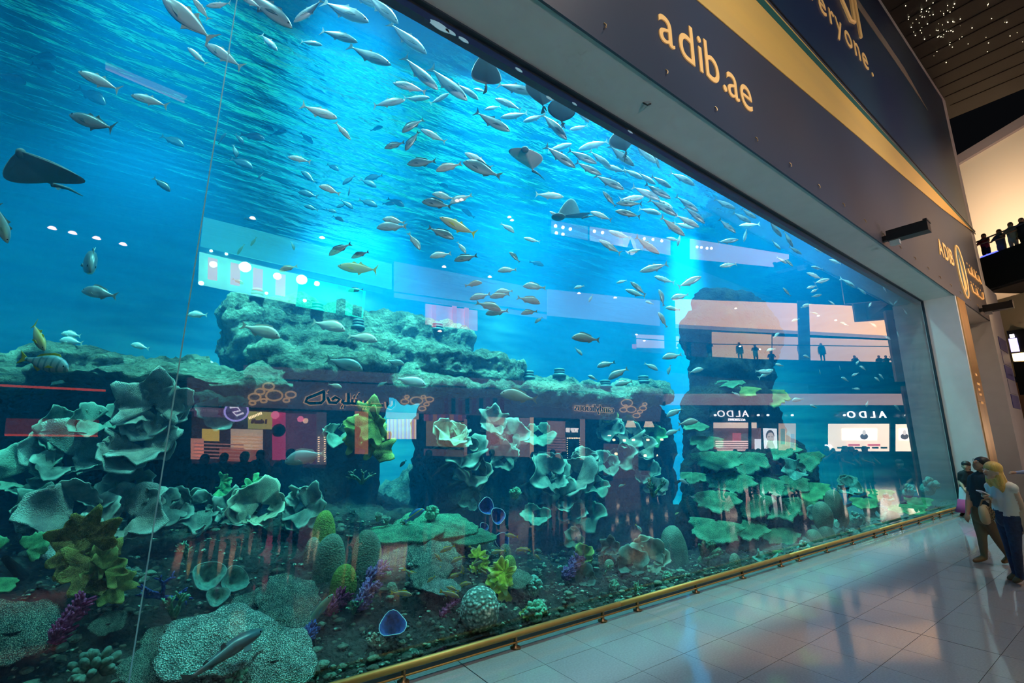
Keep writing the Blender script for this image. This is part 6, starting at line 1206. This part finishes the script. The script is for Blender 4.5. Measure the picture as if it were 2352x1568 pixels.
face_bits(root, H, f, up, si); hair_cap(root, H, f, up, si, m_hairb, 1.0, [([H-f*.04, H-f*.08-up*.12, H-f*.09-up*.22], [.08, .07, .03])])
# --- person half out of the frame, pointing at the tank
z0 = depth_of(2330, 1250); K = at_depth(z0); J = dict(head=K(2420, 1052), neck=K(2420, 1074), sl=K(2396, 1082), sr=K(2446, 1084), el=K(2362, 1083), er=K(2452, 1130), wl=K(2332, 1085), wr=K(2450, 1165), hl=K(2410, 1166), hr=K(2432, 1166), kl=K(2408, 1210), kr=K(2434, 1210), al=K(2406, 1252), ar=K(2438, 1252), tl=K(2392, 1258), tr=K(2424, 1258), face=(K(2380, 1050)-K(2420, 1052)), sleeve=.95)
g0 = min(J['al'].z, J['ar'].z)-.08
for k in list(J):
    if isinstance(J[k], Vector) and k != 'face': pass
J['al'].z = J['ar'].z = .08; J['tl'].z = J['tr'].z = .032
L_, H, f, up, si = limbset(J, 1.0); 
L_ = [(1 if (i_[0] == 0 and (Vector(i_[1][0])-J['el']).length < .02) else i_[0], i_[1], i_[2]) for i_ in L_]
root = empty('person', Vector((J['al'].x, J['al'].y, 0))); tag(root, 'pointing arm in a pale blue sleeve entering from the right edge', 'person')
under(link('body', figure('body', L_, [SK, mat('pale_blue_shirt', (.25, .28, .42), rough=.8), mat('navy_trousers', (.02, .025, .05), rough=.8), m_sand], .018)), root); face_bits(root, H, f, up, si); hair_cap(root, H, f, up, si, m_hairb)
# --- crowd in the hall and on the balconies: a few figures, repeated
def proto(name, arms, cols, w=1.0):
    J = dict(head=Vector((0, 0, 1.58)), neck=Vector((0, 0, 1.44)), sl=Vector((-.17, 0, 1.38)), sr=Vector((.17, 0, 1.38)), hl=Vector((-.09, 0, .92)), hr=Vector((.09, 0, .92)), kl=Vector((-.10, .02, .50)), kr=Vector((.10, .02, .50)), al=Vector((-.10, -.02, .09)), ar=Vector((.10, -.02, .09)), tl=Vector((-.11, .15, .035)), tr=Vector((.11, .15, .035)), face=Vector((0, 1, .08)), sleeve=.6)
    for k, v in arms.items(): J[k] = Vector(v)
    L_, H, f, up, si = limbset(J, w); L_.append((4, [tuple(H-f*.03+up*.03), tuple(H-f*.05-up*.02)], [.098, .085])); return figure(name, L_, cols, .03, 1)
blk = mat('dark_clothes', (.015, .016, .02), rough=.9); navy = mat('navy_clothes', (.02, .025, .045), rough=.9); gry = mat('grey_clothes', (.10, .10, .11), rough=.9); cream = mat('cream_clothes', (.45, .38, .32), rough=.9); red = mat('red_clothes', (.30, .04, .05), rough=.9)
down = dict(el=(-.24, -.02, 1.12), er=(.24, -.02, 1.12), wl=(-.24, .06, .88), wr=(.24, .06, .88)); photo = dict(el=(-.26, .12, 1.18), er=(.26, .12, 1.18), wl=(-.08, .32, 1.42), wr=(.08, .32, 1.42)); lean = dict(el=(-.28, .12, 1.18), er=(.28, .12, 1.18), wl=(-.16, .36, 1.10), wr=(.16, .36, 1.10)); one = dict(el=(-.24, -.02, 1.12), er=(.27, .10, 1.25), wl=(-.24, .06, .88), wr=(.16, .28, 1.50))
PROT = [proto('body', down, [SK, blk, blk, blk, m_hairb]), proto('body', photo, [SK, navy, blk, blk, m_hairb]), proto('body', lean, [SK, gry, navy, blk, m_hairb]), proto('body', one, [SK, blk, navy, blk, m_hairb], .95)]
PROTB = [proto('body', lean, [SK, red, blk, blk, m_hairb]), proto('body', lean, [SK, gry, gry, blk, m_hairb]), proto('body', lean, [SK, cream, cream, blk, m_hairb]), proto('body', down, [SK, blk, blk, blk, m_hairb])]
def stand(me, p, h, face, label, group=None):
    o = link('person', me, None, p); s = h/1.68; o.scale = (s*1.0, s, s); o.rotation_euler = (0, 0, math.atan2(-face.x, face.y)); tag(o, label, 'person', group); return o
def mirrored(px, py, h):                        # someone in the hall whose mirrored head shows at this pixel
    r = ray(px, py); r = Vector((r.x, -r.y, r.z)); c = Vector((CP.x, -CP.y, CP.z)); t = (h-c.z)/r.z; p = c+r*t; return Vector((p.x, p.y, 0))
N_TH = ['first', 'second', 'third', 'fourth', 'fifth', 'sixth', 'seventh', 'eighth', 'ninth', 'tenth', 'eleventh', 'twelfth', 'thirteenth', 'fourteenth', 'fifteenth', 'sixteenth', 'seventeenth', 'eighteenth']+['%s' % w_ for w_ in ('nineteenth', 'twentieth', 'twenty-first', 'twenty-second', 'twenty-third', 'twenty-fourth', 'twenty-fifth', 'twenty-sixth', 'twenty-seventh', 'twenty-eighth', 'twenty-ninth', 'thirtieth', 'thirty-first', 'thirty-second', 'thirty-third', 'thirty-fourth')]
VIS = []; PLACED = []; i = 0
for px, py, h in ((470,1046,1.55),(520,1044,1.56),(562,1040,1.6),(598,1036,1.62),(616,1038,1.6),(668,1034,1.66),(730,1068,1.50),(688,1075,1.45),(830,1062,1.45),(962,1042,1.58),(985,1036,1.62),(1040,1060,1.5),(1130,1034,1.62),(1200,1052,1.52),(1270,1034,1.63),(1296,1040,1.6),(1330,1044,1.6),(1380,1038,1.62),(1650,1036,1.64),(1690,1038,1.62),(1730,1035,1.64),(1800,1040,1.62),(1832,1034,1.65),(1915,1034,1.66),(1935,1036,1.65),(1958,1034,1.66),(1985,1035,1.65),(2010,1038,1.63),(2034,1035,1.65),(2062,1033,1.67),(2086,1036,1.65),(2104,1034,1.66),(1890,1040,1.62),(1860,1044,1.6)):
    p = mirrored(px, py, h-.02)
    if p.y > -4.6: p.y = -4.6-abs(p.x-0)*.01-.15*(i % 3)
    # keep clear of what the camera sees directly
    q = inview((p.x, p.y, 1.0))
    if (q and -30 < q[0] < IW+60 and -30 < q[1] < IH+60) or p.y < -12.5 or p.x > 42: i += 1; continue
    while any((p-w_).length < .62 for w_ in PLACED): p.y -= .45
    PLACED.append(p.copy()); VIS.append((px, stand(PROT[i % 4], p, h, toG, 'x', 'visitors mirrored in the pane'))); i += 1
for k, (px, py) in enumerate(((1411,736),(1562,766),(1580,764),(1628,768),(1697,770),(1733,775),(1770,790),(1838,770),(1885,772),(1962,800),(2018,800),(2034,800),(2062,796))):
    p = EP(px, py+16, -.55)
    stand(PROT[k % 4], Vector((p.x, p.y, p.z-1.72)), 1.72, Vector((-.8, .5, 0)), 'dark figure at the mirrored upper balustrade, %s from the left' % N_TH[k], 'visitors on the mirrored gallery')
for k, (px, py, lab) in enumerate(((2257, 538, 'person in red at the far end of the balcony'), (2292, 528, 'person in grey with a bag leaning on the balcony rail'), (2318, 512, 'person in cream standing at the balcony rail'), (2343, 502, 'person in black at the balcony rail by the picture edge'))):
    r = ray(px, py); q = b0+bn*.42; t = (q-CP).dot(bn)/r.dot(bn); p = CP+r*t; h = 1.66
    stand(PROTB[k], Vector((p.x, p.y, p.z-h+.02)), h, -bn, lab)

rc = random.Random(5); k = 0
for j in range(60):
    x = rc.uniform(20.5, 32); p = Vector((x, -.9-.41*(x-15.5)+rc.uniform(-1.5, 1.3), 0)); q = inview((p.x, p.y, 1.0))
    if (q and -30 < q[0] < IW+90) or p.y > -3.2 or any((p-w_).length < .75 for w_ in PLACED): continue
    PLACED.append(p.copy()); v = Vector((p.x, -p.y, 1.6)); q2 = inview(v); VIS.append((q2[0], stand(PROT[k % 4], p, rc.uniform(1.58, 1.78), toG, 'x', 'visitors mirrored in the pane'))); k += 1
    if k == 18: break
SPOTS = (('candy shop window', 400, 760), ('archway', 760, 1100), ('right candy shop windows', 1100, 1500), ('rock pillar', 1500, 1880), ('bright shoe shop', 1880, 2200))
for nm_, a_, b_ in SPOTS:
    for k, (px, o) in enumerate(sorted([v for v in VIS if a_ <= v[0] < b_], key=lambda v: v[0])): o['label'] = 'dark silhouette of a visitor mirrored at the %s, %s from the left' % (nm_, N_TH[k])
# ------------------------------------------------------------------ fish labels: each singled out by the landmark it swims nearest to
MARKS = [('the rosy-bellied ray', 1203, 362), ('the lone hanging ray', 1430, 332), ('the three hanging rays', 1210, 215), ('the left-edge ray', 100, 390), ('the upper end of the pane joint', 530, 130), ('the top left corner', 60, 60), ('the raised-wing ray', 1315, 485), ('the white glow under the rim', 1620, 430), ('the golden trevally', 820, 615),
         ('the teal glow', 700, 430), ('the mirrored teal stage lamps', 620, 630), ('the big slab', 800, 780), ('the left ledge', 250, 800), ('the mirrored pink shop', 1040, 725), ('the pillar top', 1680, 720), ('the mirrored upper gallery', 1900, 790), ('the far end of the rim', 1980, 630), ('the archway', 910, 1000), ('the blue gap', 1560, 980), ('the narrow right ledge', 1400, 880), ('the mirrored gantry', 1400, 560), ('the bright yellow coral', 1146, 1330), ('the green table corals', 1000, 1225), ('the nearer black fixture', 2060, 540),
         ('the yellow-tailed pale trevally', 1050, 520), ('the mirrored white disc sign', 1447, 563), ('the mirrored shoe shop', 1960, 950), ('the top edge of the picture', 820, 0)]
CW = {'slate': 'slate', 'silver': 'silvery', 'steel': 'grey', 'dark': 'shadowy', 'pink': 'reflection-pink', 'pale': 'pale', 'golden': 'golden', 'yellow': 'yellow', 'banded': 'banded', 'green': 'green', 'blue': 'blue'}
KW = {'trevally': 'trevally', 'sea_bream': 'bream', 'striped_snapper': 'snapper', 'wrasse': 'wrasse', 'shark': 'shark'}
ORD2 = ['nearest', 'second nearest', 'third nearest', 'fourth nearest', 'fifth nearest', 'sixth nearest', 'seventh nearest', 'eighth nearest', 'ninth nearest', 'tenth nearest', 'eleventh nearest', 'twelfth nearest', 'thirteenth nearest', 'fourteenth nearest', 'fifteenth nearest', 'sixteenth nearest', 'seventeenth nearest', 'eighteenth nearest']
pool = {}
for rec in FISH:
    o, nm, col, x, y, ln, face, lab = rec
    if lab: o['label'] = lab; continue
    mk = min(MARKS, key=lambda m: math.hypot(m[1]-x, m[2]-y)); pool.setdefault((CW[col], KW[nm], face, mk[0]), []).append((math.hypot(mk[1]-x, mk[2]-y), o))
    o['group'] = {'trevally': 'trevallies schooling high in the tank', 'sea_bream': 'breams in the open water', 'striped_snapper': 'yellow snappers over the lower reef'}.get(nm, 'fish in the tank')
for (c_, k_, f_, m_), l in pool.items():
    l.sort(key=lambda t: t[0])
    for i, (d, o) in enumerate(l):
        hd = {'left': 'heading left', 'right': 'heading right', 'up': 'heading up', 'down': 'heading down'}[f_]
        o['label'] = '%s %s %s, %s to %s' % (c_, k_, hd, ORD2[min(i, 17)], m_) if len(l) > 1 else '%s %s %s, close to %s' % (c_, k_, hd, m_)
